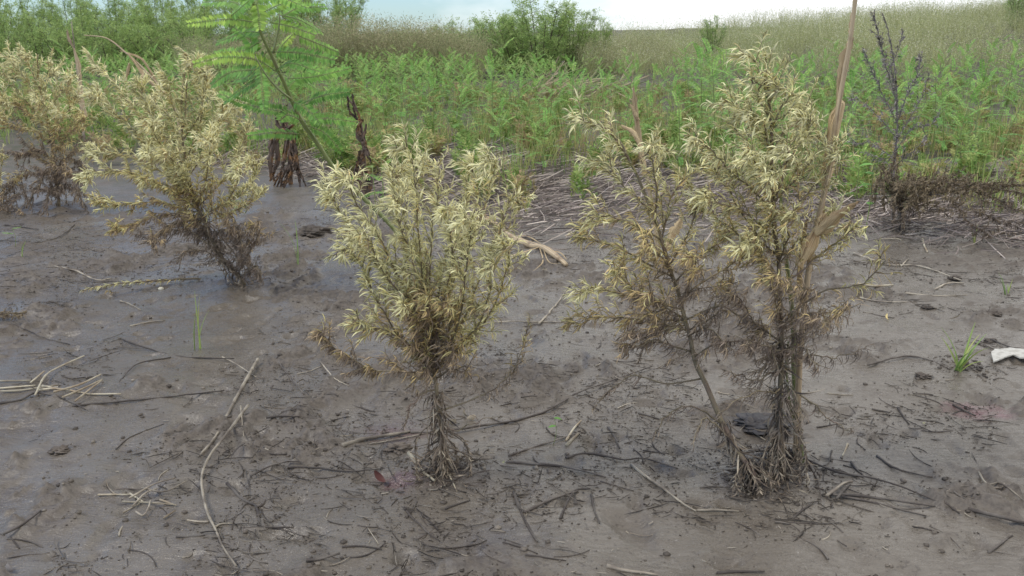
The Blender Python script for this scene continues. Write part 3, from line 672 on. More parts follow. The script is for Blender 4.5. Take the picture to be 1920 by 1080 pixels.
def big_sesbania():
    b = G(826, 640); Y0 = b[1]; org = b
    root = empty('sesbania_plant', org, 'large feathery green plant leaning left, its long stem rising from behind the centre weed', 'green plant')
    st = MB()
    sx = spline([b]+list(W3([(790, 500), (735, 425), (680, 370), (629, 318), (593, 266), (564, 224), (544, 181), (527, 143), (509, 104), (489, 62), (478, 20), (470, -25)], Y0-.05, -.55)), 60)
    tube(st, sx, np.interp(np.linspace(0, 1, 60), [0, .5, 1], [.010, .0085, .003]), 8, rnd=.5, rough=.04)
    st.build('stem', M_green_stem, root, org)
    st = MB(); ax = spline(W3([(512, 100), (518, 75), (524, 45), (524, 25)], 2.72, 0), 8); tube(st, ax, np.linspace(.004, .002, 8), 6)
    st.build('branch', M_green_stem, root, org)
    st = MB(); ax = spline(W3([(546, 186), (520, 165), (495, 135), (478, 105)], 2.75, -.02), 10); tube(st, ax, np.linspace(.004, .002, 10), 6)
    st.build('branch', M_green_stem, root, org)
    LV = [  # pixel path, dry(=yellow), depth change
        ([(527, 140), (480, 112), (420, 107), (363, 120)], .62, -.12), ([(488, 120), (491, 155), (495, 203)], .1, -.1),
        ([(480, 130), (431, 136), (396, 160)], .05, .1), ([(556, 212), (480, 200), (410, 175)], .12, .12), ([(570, 252), (515, 248), (465, 254)], .08, -.12),
        ([(571, 228), (612, 222), (664, 228)], .1, .06), ([(570, 192), (609, 178), (655, 172)], .12, -.1), ([(540, 148), (593, 143), (657, 128)], .12, .08),
        ([(508, 97), (561, 99), (628, 112)], .1, -.08), ([(505, 42), (544, 49), (590, 65)], .45, .0), ([(520, 27), (561, 37), (603, 60)], .25, .15),
        ([(489, 44), (431, 36), (352, 44)], .5, -.1), ([(412, 48), (441, 23), (474, -5)], .2, -.1), ([(552, 64), (593, 80), (634, 97)], .3, .1),
        ([(517, 108), (530, 84), (550, 63)], .7, 0), ([(478, 22), (430, 2), (380, 4)], .15, .12), ([(474, -2), (520, -6), (575, 14)], .3, 0),
        ([(498, 62), (460, 60), (405, 80)], .15, .2), ([(480, 105), (468, 75), (440, 52)], .2, .05), ([(536, 170), (560, 150), (600, 170)], .15, .15),
        ([(500, 138), (450, 168), (420, 190)], .05, .2), ([(520, 130), (545, 118), (600, 135)], .1, -.15), ([(476, 10), (450, -20), (400, -30)], .4, 0),
        ([(480, 5), (485, 25), (487, 55)], .6, -.05), ([(575, 235), (610, 250), (640, 285)], .1, .1), ([(548, 190), (570, 200), (600, 230)], .1, -.12),
        ([(490, 75), (455, 95), (400, 100)], .2, .15), ([(505, 90), (470, 140), (440, 150)], .05, .25), ([(480, 30), (520, 10), (560, -5)], .5, .1),
        ([(530, 30), (560, 15), (610, 12)], .2, .1), ([(566, 226), (540, 215), (525, 225)], .15, -.1)]
    for path, dry, dd in LV:
        k = np.argmin([abs((P(*path[0], 2.8)-q)[[0, 2]]).sum() for q in sx]); Ys = sx[k, 1]
        mb = MB(); s2 = MB(); pts = W3(path, Ys, dd)
        Ln = np.linalg.norm(pts[-1]-pts[0])
        pinnate(mb, s2, pts, max(16, int(Ln/.0075)), .031, .0100, dry, droop=rng.uniform(-.05, .35), nrm=(rng.uniform(-.3, .3), -rng.uniform(.7, 1.8), 1), wr=.0018)
        lo = s2.build('leaf_rachis', M_seedstem, root, org); mb.build('leaflets', M_sesb, lo, org)
big_sesbania()

# ------------------------------------------------------------------ seedlings of the green field
def seedling_proto(h, nl, LL, yellow=.45):
    st = MB(); lf = MB()
    ln = rng.uniform(-.08, .08, 2); ax = np.array([[ln[0]*s*s*h+math.sin(s*5)*.008, ln[1]*s*s*h, s*h] for s in np.linspace(0, 1, 10)])
    tube(st, ax, np.linspace(.006, .0025, 10), 5, rnd=.5)
    a = rng.uniform(0, 6.28)
    for k in range(nl):
        s = .25+.75*k/(nl-1); a += 2.4+rng.uniform(-.3, .3); b = np.array([np.interp(s, np.linspace(0, 1, 10), ax[:, c]) for c in range(3)])
        el = R(2+52*max(0, s-.4)/.6+rng.uniform(-14, 14)); l_ = LL*(1-.35*abs(s-.6))*rng.uniform(.8, 1.1)
        d = np.array([math.cos(a)*math.cos(el), math.sin(a)*math.cos(el), math.sin(el)])
        pts = [b, b+d*l_*.5, b+d*l_+np.array([0, 0, -l_*.16])]
        pinnate(lf, st, pts, int(l_/.0095), .026, .0085, dry=yellow*(.5+.7*s)+rng.uniform(-.1, .15), droop=rng.uniform(-.1, .3), nrm=(0, 0, 1) if el < 1 else (d[0]*-1, d[1]*-1, .3))
    return st, lf
protos = []
for h, nl, LL in [(.62, 13, .22), (.74, 14, .24), (.48, 11, .20), (.85, 16, .25), (.34, 8, .16), (.68, 12, .24)]:
    protos.append(seedling_proto(h, nl, LL))
built = [None]*len(protos)
GR = 'feathery green seedlings in the field'
def zone(px, y):
    if y < 9.3:
        return ('green feathery seedling in the front row between the centre weed and the tall weed' if 700 < px < 1400 else
                'green feathery seedling at the near edge of the field right of the maize stalk' if px >= 1400 else
                'green feathery seedling at the near edge of the field left of the centre weed')
    if px < 650: return 'green feathery seedling behind the two pale weeds on the left'
    if px < 1020: return 'green feathery seedling in the middle of the field below the round bush'
    if px < 1400: return 'green feathery seedling in the middle of the field left of the tall withered spire'
    return 'green feathery seedling in the thick stand on the right before the pale weed slope'
def place_seed(x, y, k, sc):
    z = float(ground_h(x, y)); px = 960+F*x/(y*cp)
    rz = rng.uniform(0, 6.28); rot = (rng.normal(0, .08), rng.normal(0, .08), rz); lab = zone(px, y)
    if built[k] is None:
        root = empty('feathery_seedling', (x, y, z), lab, 'seedling', GR); root.rotation_euler = rot; root.scale = (sc,)*3
        st, lf = protos[k]; a = st.build('stem', M_seedstem, root); b = lf.build('foliage', M_sesb_far, root)
        KIDS[root.name] = [a, b]; built[k] = root
    else: copy_tree(built[k], (x, y, z), rot, (sc,)*3, lab, GR)
cnt = 0; pts_s = []
FEW = [(760, 170, 8.6, 3, 1.15), (1330, 130, 9.2, 1, 1.35), (1360, 120, 8.8, 3, 1.2), (1500, 110, 9.5, 3, 1.25), (1860, 150, 8.5, 1, 1.2),
       (1900, 160, 8.0, 3, 1.0), (1780, 140, 9.3, 3, 1.1), (945, 260, 7.0, 0, 1.0), (1210, 200, 8.8, 1, 1.0), (1020, 220, 7.6, 2, 1.0), (1640, 270, 6.6, 2, .9), (330, 150, 11, 3, 1.2), (120, 140, 12, 3, 1.3), (860, 160, 9.5, 1, 1.1), (700, 250, 6.4, 4, 1.1)]
for px, _, y, k, sc in FEW: place_seed((px-960)/F*y*cp, y, k, sc); cnt += 1
while cnt < 290:
    y = 6.9+11.2*rng.random()**.85; px = rng.uniform(-60, 1980); x = (px-960)/F*y*cp
    dens = float(fbm(x*.5, y*.5, 2, 90))
    lim = 8.9 if px < 620 else 7.9 if px < 1250 else 6.9
    if px < 620 and y < 9.5: continue
    if 1020 < px < 1180 and y > 15: continue
    if y < lim or dens < .36: continue
    if any((x-a)**2+(y-b)**2 < .10 for a, b in pts_s): continue
    pts_s.append((x, y)); k = int(rng.choice([0, 1, 2, 3, 4, 5], p=[.22, .2, .18, .14, .1, .16])); place_seed(x, y, k, rng.uniform(.85, 1.2)*(.8 if px < 620 else 1.08 if px > 1250 else 1.)*(1.25 if rng.random() < .12 and y < 14 else 1.)); cnt += 1
def scatter(mb, proto_list, pts, smin, smax, tilt=.1):
    for x, y in pts:
        o = proto_list[rng.integers(len(proto_list))]; a = rng.uniform(0, 6.28); s = rng.uniform(smin, smax)*(.75+.5*float(fbm(x*.35, y*.2, 2, 66)))
        ca, sa = math.cos(a)*s, math.sin(a)*s; tx, ty = rng.normal(0, tilt, 2)
        M = np.array([[ca, -sa, tx*s], [sa, ca, ty*s], [0, 0, s]]); mb.merge(o, M, (x, y, float(ground_h(x, y))))
mb = MB(); pr = []
for st, lf in protos:
    pr.append(lf)
pts_ = []
while len(pts_) < 330:
    y = rng.uniform(15.5, 22); px = rng.uniform(-80, 2000); x = (px-960)/F*y*cp
    if fbm(x*.4, y*.4, 2, 91) < .40: continue
    pts_.append((x, y))
scatter(mb, pr, pts_, .75, 1.1)
tag(mb.build('distant_seedlings', M_sesb_far), 'far part of the green seedling field reading as one mass', 'seedlings', kind='stuff')

# ------------------------------------------------------------------ grass, undergrowth, litter (stuff)
def rand_field(n, y0, y1, pw=1., pxa=-80, pxb=2000, keep=None):
    y = y0+(y1-y0)*rng.random(n)**pw; px = rng.uniform(pxa, pxb, n); x = (px-960)/F*y*cp
    if keep is not None:
        k = keep(x, y, px); x, y = x[k], y[k]
    return x, y
mb = MB()
edge = lambda px: np.interp(px, [0, 450, 700, 1000, 1300, 1500, 1920], [10.5, 9.0, 7.3, 7.0, 7.3, 6.5, 6.0])
# tufts: blades gathered about centres
x, y = rand_field(2300, 6.2, 19, 1.1, keep=lambda x, y, px: (y > edge(px)+rng.normal(0, .35, len(y))) & (fbm(x*.9, y*.9, 2, 60) > .42))
nb = 13; X = np.repeat(x, nb)+rng.normal(0, .045, len(x)*nb); Y = np.repeat(y, nb)+rng.normal(0, .045, len(x)*nb); n = len(X)
hh = np.repeat(rng.uniform(.16, .55, len(x)), nb)*rng.uniform(.6, 1.1, n)
d = np.stack([rng.normal(0, .22, n), rng.normal(0, .22, n), np.ones(n)], 1)
leaves(mb, np.stack([X, Y, ground_h(X, Y)-.01], 1), d, rng.normal(size=(n, 3)), hh, rng.uniform(.004, .009, n), rng.uniform(.1, 1.2, n), np.clip(np.repeat(rng.uniform(.05, .9, len(x)), nb)+rng.normal(0, .12, n), 0, 1), rng.random(n), S_=3, fold=.1, prof=(.8, 1, .7, .1))
tag(mb.build('grass', M_grass), 'green and yellowing grass between the seedlings', 'grass', kind='stuff')
# low feathery undergrowth
mb = MB()
def herb(n=26, dr_=.35):
    m = MB(); s_ = MB()
    for k in range(n):
        a = rng.uniform(0, 6.28); el = R(rng.uniform(5, 75)); l_ = rng.uniform(.05, .15); b = np.array([rng.normal(0, .03), rng.normal(0, .03), rng.uniform(.0, .16)])
        d_ = np.array([math.cos(a)*math.cos(el), math.sin(a)*math.cos(el), math.sin(el)])
        nn = 8; t = np.linspace(.2, 1, nn)[:, None]; B = b+d_*l_*t; sd = norm(np.cross(d_, [0, 0, 1.]))
        for s in (-1, 1): blades1(m, B, np.tile(sd*s+d_*.5, (nn, 1))+rng.normal(0, .2, (nn, 3)), np.tile(d_, (nn, 1)), rng.uniform(.02, .045, nn), .014, np.clip(rng.normal(dr_, .2), 0, 1), rng.random(nn))
    return m
herbs = [herb(26, q) for q in (.25, .3, .35, .7, .85)]
x, y = rand_field(900, 6.4, 20, 1.1, keep=lambda x, y, px: (y > edge(px)-.1+rng.normal(0, .4, len(y))) & (fbm(x*.8+4, y*.8, 2, 61) > .42))
scatter(mb, herbs, list(zip(x, y)), .7, 1.7)
tag(mb.build('undergrowth', M_grass), 'low leafy green undergrowth at the foot of the seedlings', 'undergrowth', kind='stuff')
# grey mat of dead stems
mb = MB()
def litter(mb, n, keep, y0, y1, L0, L1, w0, w1, lift, slope, pw=1., dlo=0, dhi=1):
    x, y = rand_field(n, y0, y1, pw, keep=keep); n = len(x); a = rng.normal(.25, .75, n)*np.where(rng.random(n) < .25, 3, 1)
    ln = rng.uniform(L0, L1, n); el = np.abs(rng.normal(0, slope, n))
    d = np.stack([np.cos(a)*np.cos(el), np.sin(a)*np.cos(el), np.sin(el)], 1)
    B = np.stack([x, y, ground_h(x, y)+rng.random(n)**2*lift], 1)-d*(ln*.5)[:, None]*[1, 1, 0]
    leaves(mb, B, d, rng.normal(size=(n, 3))*[1, 1, .3], ln, rng.uniform(w0, w1, n), rng.uniform(0, .7, n), rng.uniform(dlo, dhi, n), rng.random(n), S_=2, fold=.5, prof=(.7, 1, .6))
litter(mb, 26000, lambda x, y, px: (y > edge(px)-rng.uniform(.1, 1., len(y))*np.where((px > 850) & (px < 1450), 1.9, 1.1)) & (y < edge(px)+2.4) & (px > 280), 4.7, 11, .06, .36, .004, .0095, .06, .18, 1.1)
tag(mb.build('straw_litter', M_litter), 'grey mat of flattened dead stems along the near edge of the green field', 'litter', kind='stuff')
mb = MB()
litter(mb, 2600, lambda x, y, px: (px > 1000) & (px < 1200), 15.5, 19, .3, .9, .012, .03, .4, .5)
mb2 = tag(mb.build('dead_brush', M_pink), 'russet dead brush lying beyond the middle of the field', 'brush', kind='stuff')
# small debris pressed into the mud
mb = MB()
def debris(n, y0, y1, pw, L0, L1, w0, w1, keepf=None, dlo=0, dhi=.7, curlmax=1.5, zoff=.001):
    x, y = rand_field(n, y0, y1, pw, keep=keepf); n = len(x); a = rng.uniform(0, 6.28, n)
    a = np.where(rng.random(n) < .5, rng.normal(-.5, .5, n), a); ln = L0+(L1-L0)*rng.random(n)**2.2
    d = np.stack([np.cos(a), np.sin(a), rng.normal(0, .07, n)], 1); B = np.stack([x, y, ground_h(x, y)+zoff], 1)
    leaves(mb, B, d, rng.normal(size=(n, 3))*[1, 1, .12], ln, rng.uniform(w0, w1, n), rng.uniform(0, curlmax, n), rng.uniform(dlo, dhi, n), rng.random(n), S_=4, fold=.9, prof=(.5, 1, .8, .9, .3))
cl_keep = lambda x, y, px: fbm(x*2.2, y*2.2, 3, 77)*.6+fbm(x*7, y*7, 2, 78)*.4+rng.normal(0, .035, len(x)) > .54
debris(20000, 1.6, 6.8, 1.1, .006, .06, .0010, .003, cl_keep, 0, .9)
debris(16000, 1.6, 6.8, 1.1, .003, .012, .0015, .005, cl_keep, 0, .8, 2.5)
debris(1500, 1.6, 6.5, 1.1, .004, .018, .0015, .004, None, 0, .6)
debris(4600, 1.6, 6.8, 1.1, .03, .15, .0016, .0040, cl_keep, 0, .7, .9, .004)
debris(500, 1.6, 6.0, 1.2, .005, .03, .002, .004, None, .9, 1, .6, .003)
tag(mb.build('plant_debris', M_debris), 'tiny dark root and leaf fragments pressed into the wet mud', 'debris', kind='stuff')

# crumbs of mud
def crumbs(n):
    x, y = rand_field(n, 1.6, 6.8, 1.15, keep=lambda x, y, px: rough_mask(x, y)+rng.random(len(x))*.9 > .75)
    for mx, my, mr, mh in MOUNDS[:3]+MOUNDS[7:]:
        a = rng.uniform(0, 6.28, 260); q = mr*1.2*rng.random(260); x = np.append(x, mx+np.cos(a)*q); y = np.append(y, my+np.sin(a)*q)
    n = len(x); sz = .0014+.0055*rng.random(n)**4
    cb = np.array([[i, j, k] for i in (-1, 1) for j in (-1, 1) for k in (-1, 1)], float)
    V = cb[None]*(.75+.5*rng.random((n, 8, 3)))*sz[:, None, None]*np.array([1, 1, .6]); an = rng.uniform(0, 6.28, n); c_, s_ = np.cos(an)[:, None], np.sin(an)[:, None]
    V = np.stack([V[..., 0]*c_-V[..., 1]*s_, V[..., 0]*s_+V[..., 1]*c_, V[..., 2]], -1)+np.stack([x, y, ground_h(x, y)+sz*.2], 1)[:, None]
    q = np.array([[0, 1, 3, 2], [4, 6, 7, 5], [0, 4, 5, 1], [2, 3, 7, 6], [0, 2, 6, 4], [1, 5, 7, 3]])
    m_ = MB(); m_.add(V, np.arange(n)[:, None, None]*8+q[None], np.repeat(rng.uniform(.2, .75, n), 8), np.repeat(rng.random(n), 8))
    tag(m_.build('mud_crumbs', M_debris), 'small crumbs of mud strewn over the rough patches', 'mud', kind='stuff')
crumbs(9000)
# ------------------------------------------------------------------ far thickets
def crown_proto(h, w, n, stems=7, lean=.3, leafL=.10, spray=14):
    tr = MB(); cr_ = MB()
    tips = []
    for k in range(stems):
        a = rng.uniform(0, 6.28); rr = w*.5*rng.random()**.6; top = np.array([math.cos(a)*rr, math.sin(a)*rr, h*rng.uniform(.72, 1)*(1-.25*(rr/(w*.5))**2)])
        ax = spline([np.array([math.cos(a)*rr*.25, math.sin(a)*rr*.25, 0]), top*np.array([.55, .55, .5]), top], 10)
        tube(tr, ax, np.linspace(.02, .005, 10), 5)
        for s in np.linspace(.04, 1, 16):
            i = s*9; i0 = min(int(i), 8); b = ax[i0]+(ax[i0+1]-ax[i0])*(i-i0)
            for _ in range(2):
                aa = rng.uniform(0, 6.28); l_ = w*rng.uniform(.07, .2)*(1.2-.55*s); d_ = np.array([math.cos(aa), math.sin(aa), rng.uniform(.1, 1.0)])
                e = b+norm(d_)*l_; tube(tr, [b, (b+e)/2, e], [.005, .004, .002], 3, cap=False); tips.append((b, e))
    per = max(1, n//(len(tips)*spray))
    for b, e in tips:
        for _ in range(per):
            t = rng.uniform(.2, 1.1); c = b+(e-b)*t; m = spray; ad = norm(rng.normal(size=3)+[0, 0, .6]); sL = rng.uniform(.10, .24)
            tt = np.linspace(0, 1, m)[:, None]; B = c+ad*sL*tt+rng.normal(0, .012, (m, 3)); sd = norm(np.cross(ad, rng.normal(size=3)))
            d_ = np.where((np.arange(m) % 2)[:, None] == 0, sd, -sd)+ad*.5+rng.normal(0, .25, (m, 3))
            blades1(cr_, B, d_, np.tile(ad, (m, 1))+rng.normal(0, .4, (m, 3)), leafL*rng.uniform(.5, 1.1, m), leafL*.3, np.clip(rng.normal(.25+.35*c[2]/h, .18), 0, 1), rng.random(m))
    return tr, cr_
TH = []
for h, w_, n, ll in [(2.3, 2.6, 26000, .065), (2.0, 2.4, 24000, .065), (2.6, 2.2, 24000, .065), (1.6, 2.2, 20000, .06)]:
    TH.append(crown_proto(h, w_, n, 12, leafL=ll))
tb = [None]*4
M_trunk = wood_mat('bush_stem', (.10, .085, .05), (.20, .18, .10))
def bush(px, y, k, sc, lab, group='bushes along the far edge of the field', sz=1.):
    x = (px-960)/F*y*cp; z = float(ground_h(x, y)); rot = (0, 0, rng.uniform(0, 6.28)); s3 = (sc, sc, sc*sz)
    if tb[k] is None:
        root = empty('leafy_bush', (x, y, z), lab, 'bush', group); root.rotation_euler = rot; root.scale = s3
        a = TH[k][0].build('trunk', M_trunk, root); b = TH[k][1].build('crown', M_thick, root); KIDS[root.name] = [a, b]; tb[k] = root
    else: copy_tree(tb[k], (x, y, z), rot, s3, lab, group)
LB1 = 'leafy green bush in the continuous thicket along the top left'
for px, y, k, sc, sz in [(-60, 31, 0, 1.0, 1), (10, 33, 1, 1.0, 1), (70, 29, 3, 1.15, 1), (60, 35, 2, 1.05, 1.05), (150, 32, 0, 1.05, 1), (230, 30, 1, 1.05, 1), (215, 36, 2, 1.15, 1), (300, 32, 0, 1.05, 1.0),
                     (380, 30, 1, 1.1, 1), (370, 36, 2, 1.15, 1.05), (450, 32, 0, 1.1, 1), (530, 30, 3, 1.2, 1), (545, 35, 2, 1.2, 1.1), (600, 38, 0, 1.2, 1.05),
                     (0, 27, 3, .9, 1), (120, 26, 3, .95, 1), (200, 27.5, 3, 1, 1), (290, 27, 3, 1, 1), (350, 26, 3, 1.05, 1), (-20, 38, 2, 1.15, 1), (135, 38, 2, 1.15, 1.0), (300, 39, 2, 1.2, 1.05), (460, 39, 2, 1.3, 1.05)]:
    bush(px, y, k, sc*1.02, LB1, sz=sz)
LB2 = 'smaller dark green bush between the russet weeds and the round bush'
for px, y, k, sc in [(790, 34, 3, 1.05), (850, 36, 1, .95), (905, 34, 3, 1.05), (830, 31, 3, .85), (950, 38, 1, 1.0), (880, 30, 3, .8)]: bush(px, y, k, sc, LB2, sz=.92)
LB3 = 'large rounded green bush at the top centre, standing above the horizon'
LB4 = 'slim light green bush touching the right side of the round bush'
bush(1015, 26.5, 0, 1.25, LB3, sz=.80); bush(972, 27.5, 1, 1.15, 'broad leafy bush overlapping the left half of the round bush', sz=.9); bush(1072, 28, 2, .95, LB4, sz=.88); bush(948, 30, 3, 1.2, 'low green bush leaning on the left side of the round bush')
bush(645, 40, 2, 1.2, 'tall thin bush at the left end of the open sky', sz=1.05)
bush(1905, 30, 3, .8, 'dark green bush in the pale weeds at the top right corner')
for px, y, sc, lb in [(1338, 27, .42, 'spindly shrub poking above the weeds just left of the tall withered spire'),
                       (1130, 29, .5, 'low shrub tucked against the right foot of the slim light green bush')]:
    bush(px, y, 2, sc, lb, sz=1.25)
# pale flowering weeds on the bank; russet weeds
def weed_proto(h, n, flower):
    m = MB()
    for k in range(7):
        a = rng.uniform(0, 6.28); t = np.array([math.cos(a)*h*.3, math.sin(a)*h*.3, h*rng.uniform(.75, 1)])
        d_ = norm(t)[None]; leaves(m, np.array([[rng.normal(0, .03), rng.normal(0, .03), 0.]]), d_, np.array([[math.cos(a), math.sin(a), 0]]), np.linalg.norm(t), .009, .3, .35, rng.random(), S_=3, fold=.3)
    B = rng.normal(0, 1, (n, 3))*[h*.17, h*.17, 0]; B[:, 2] = h*rng.uniform(.12, 1.02, n); B[:, :2] *= (.6+B[:, 2:3]/h)
    z = B[:, 2]/h; dr = np.where((rng.random(n) < flower) & (z > .45), rng.uniform(.85, 1, n), rng.uniform(.0, .55, n))
    sz = np.where(dr > .8, .020, .05)
    blades1(m, B, rng.normal(size=(n, 3))+[0, 0, .5], rng.normal(size=(n, 3)), sz*rng.uniform(.6, 1.3, n), np.where(dr > .8, .016, .011), dr, rng.random(n))
    return m
wp = [weed_proto(h, 210, .38) for h in (.95, .8, 1.05, .7)]
mb = MB(); x, y = rand_field(2100, 19.5, 38, .8, 1080, 2060, keep=lambda x, y, px: y > np.interp(px, [1100, 1300, 1600, 1920], [25, 22, 20, 19.5]))
scatter(mb, wp, list(zip(x, y)), .75, 1.1)
x, y = rand_field(1100, 34, 60, 1, 560, 2060); scatter(mb, wp, list(zip(x, y)), .8, 1.55)
tag(mb.build('flowering_weeds', M_weed), 'bank of pale flowering weeds across the top right', 'weeds', kind='stuff')
wr = [weed_proto(h, 200, .1) for h in (.95, .8, 1.05)]
mb = MB(); x, y = rand_field(620, 23.5, 29, 1, 560, 900); scatter(mb, wr, list(zip(x, y)), 1.1, 1.5, .25)
x, y = rand_field(170, 22, 25, 1, 340, 500); scatter(mb, wr, list(zip(x, y)), .9, 1.2)
x, y = rand_field(160, 25, 30, 1, 1090, 1250); scatter(mb, wr, list(zip(x, y)), .8, 1.)
tag(mb.build('russet_weeds', M_pink), 'russet brown dry weeds along the far side of the field', 'weeds', kind='stuff')
mb = MB(); x, y = rand_field(900, 19, 30, 1, -80, 1090); scatter(mb, pr, list(zip(x, y)), .6, 1.1, .3)
tag(mb.build('field_greenery', M_thick), 'low green growth before the far bushes', 'undergrowth', kind='stuff')

# ------------------------------------------------------------------ maize stalks
def ribbon(mb, pts, w, curlw=.6, up=None, nc=6, rnd=.5, wob=.0):
    pts = np.asarray(pts, float); n = len(pts); w = np.broadcast_to(w, (n,)); T = norm(np.gradient(pts, axis=0))
    up = np.array([.3, -1, .2]) if up is None else np.asarray(up, float)
    A = norm(np.cross(T, up)); B = np.cross(T, A)
    u = np.linspace(-1, 1, nc); V = np.zeros((n, nc, 3)); ph = rng.uniform(0, 6)
    for i in range(n):
        cu = curlw*(1+.3*math.sin(i*.7+ph)); an = u*cu; r_ = w[i]/max(.15, 2*cu)
        for j in range(nc):
            V[i, j] = pts[i]+A[i]*math.sin(an[j])*r_+B[i]*(1-math.cos(an[j]))*r_+rng.normal(0, wob, 3)
    ii = np.arange(n-1)[:, None]*nc; jj = np.arange(nc-1)[None]
    Ln = np.concatenate([[0], np.cumsum(np.linalg.norm(np.diff(pts, axis=0), axis=1))])
    mb.add(V, np.stack([ii+jj, ii+jj+1, ii+nc+jj+1, ii+nc+jj], -1), 0, rnd, np.stack(np.broadcast_arrays(u[None]*.8, Ln[:, None]), -1))
def maize(label, base, path, Y, dy, r0, r1, sheaths, stalk_mat=None, husk_mat=None, node=.16, group='dead maize stalks', nodes=True):
    root = empty('maize_stalk', base, label, 'maize stalk', group)
    pts = W3(path, Y, dy); pts[0] = base if path[0] is None else pts[0]
    n = 60; ax = spline(pts, n); Ln = np.concatenate([[0], np.cumsum(np.linalg.norm(np.diff(ax, axis=0), axis=1))])
    r = np.interp(np.linspace(0, 1, n), [0, 1], [r0, r1]); ph = (Ln/node) % 1; r = r*(1+.25*np.exp(-((ph-.5)/.06)**2))
    mb = MB(); tube(mb, ax, r, 9, rnd=.5, rough=.06); mb.build('stalk', stalk_mat or M_maize, root, base)
    if husk_mat is M_rot:
        sheaths = [([(a+rng.normal(0, 5), c_+rng.normal(0, 5)) for a, c_ in p], [w_*.5 for w_ in wpx], c, dd+rng.normal(0, .03)) for (p, wpx, c, dd) in sheaths for _ in range(3)]
    for (p, wpx, c, dd) in sheaths:
        q = spline(W3(p, Y+dd, dy*.0), 18)
        m2 = MB(); ww = np.array(wpx, float); ww = np.interp(np.linspace(0, 1, 18), np.linspace(0, 1, len(ww)), ww)*Y/F*.95
        ww = ww*(1+rng.normal(0, .13, 18))
        ribbon(m2, q, ww, c, nc=9, rnd=rng.random(), wob=.0045 if husk_mat is M_rot else .001); m2.build('leaf_sheath', husk_mat or M_husk, root, base)
b = G(1493, 862)
maize('tallest dry maize stalk, split and tan, rising behind the tall weed', b,
      [(1493, 862), (1498, 700), (1505, 600), (1525, 450), (1553, 330), (1572, 200), (1592, 90), (1606, -20)], b[1]-.02, -.12, .010, .005,
      [([(1543, 400), (1553, 330), (1566, 260), (1580, 200), (1576, 193)], [6, 26, 34, 26, 8], 1.1, -.02),
       ([(1572, 195), (1575, 150), (1585, 110), (1597, 82), (1600, 70)], [8, 14, 22, 16, 5], 1.2, .03),
       ([(1594, 80), (1597, 50), (1602, 20), (1606, -15)], [8, 12, 11, 9], 1.4, .06),
       ([(1540, 395), (1548, 350), (1562, 300), (1560, 230), (1572, 200)], [4, 16, 20, 18, 10], .8, .01),
       ([(1500, 500), (1520, 470), (1540, 425), (1548, 400)], [24, 40, 32, 16], 1.4, -.10), ([(1530, 440), (1560, 415), (1590, 392), (1612, 378)], [18, 26, 14, 3], .9, -.12),
       ([(1498, 540), (1505, 480), (1510, 430), (1514, 410)], [10, 15, 10, 4], .8, -.02),
       ([(1490, 620), (1500, 560), (1503, 510)], [8, 14, 9], 1.2, -.02),
       ([(1545, 440), (1565, 420), (1582, 395), (1600, 380)], [16, 20, 12, 3], .7, -.04)])
b = G(1240, 640)
maize('dry maize stalk with a forked top behind the left-leaning weed', G(1235, 470), [(1235, 470), (1222, 380), (1205, 290), (1195, 220), (1187, 165)], G(1235, 470)[1], 0, .014, .007,
      [([(1212, 320), (1202, 280), (1190, 250), (1165, 235)], [5, 14, 12, 6], .9, -.03),
       ([(1210, 330), (1200, 260), (1192, 200), (1188, 160)], [12, 18, 14, 3], 1.2, -.02),
       ([(1198, 225), (1188, 205), (1182, 195)], [6, 8, 3], .8, -.03),
       ([(1250, 470), (1262, 440), (1275, 420), (1280, 400)], [14, 24, 18, 5], .8, -.05)])
b = G(318, 430)
maize('broken maize stalk on the left, top bent over in an arch above the pale weeds', G(350, 430), [(350, 430), (345, 330), (335, 230), (318, 186), (275, 135), (235, 98), (200, 72), (158, 66)], G(350, 430)[1], 0, .012, .003,
      [([(318, 186), (295, 165), (270, 140), (240, 100)], [10, 12, 9, 5], 1.2, -.02),
       ([(275, 135), (268, 145), (266, 162)], [8, 12, 5], 1., -.04), ([(300, 165), (280, 130), (262, 108), (225, 95)], [3, 6, 5, 2], .8, .02),
       ([(243, 118), (240, 130), (236, 152)], [4, 7, 3], .8, 0)])
b = G(160, 320)
maize('thin grey maize stalk between the two left weeds', G(165, 330), [(165, 330), (158, 260), (150, 190), (142, 110), (134, 40)], G(165, 330)[1], 0, .014, .004,
      [([(160, 220), (150, 180), (148, 130), (138, 90)], [10, 13, 10, 4], 1., -.02), ([(138, 90), (128, 70), (126, 55)], [5, 6, 2], .8, 0)], stalk_mat=M_litter if False else M_pale, husk_mat=M_maize)
b = G(545, 345)
maize('rotting maize stump with hanging brown leaves, left of the large feathery plant stem', b, [(545, 345), (543, 300), (540, 250), (530, 205)], b[1], 0, .02, .012,
      [([(540, 240), (520, 262), (512, 300), (508, 338)], [8, 22, 20, 5], .9, -.08), ([(543, 250), (550, 280), (560, 320), (563, 350)], [10, 14, 10, 4], 1., -.1),
       ([(540, 255), (530, 290), (525, 320), (515, 350)], [8, 12, 8, 4], 1., -.05), ([(548, 240), (545, 290), (535, 330), (528, 352)], [8, 14, 10, 3], .9, -.12),
       ([(535, 205), (528, 225), (536, 250)], [4, 16, 8], .8, -.05), ([(552, 300), (548, 330), (532, 356)], [5, 8, 3], .8, -.14)], stalk_mat=M_rot, husk_mat=M_rot)
b = G(690, 372)
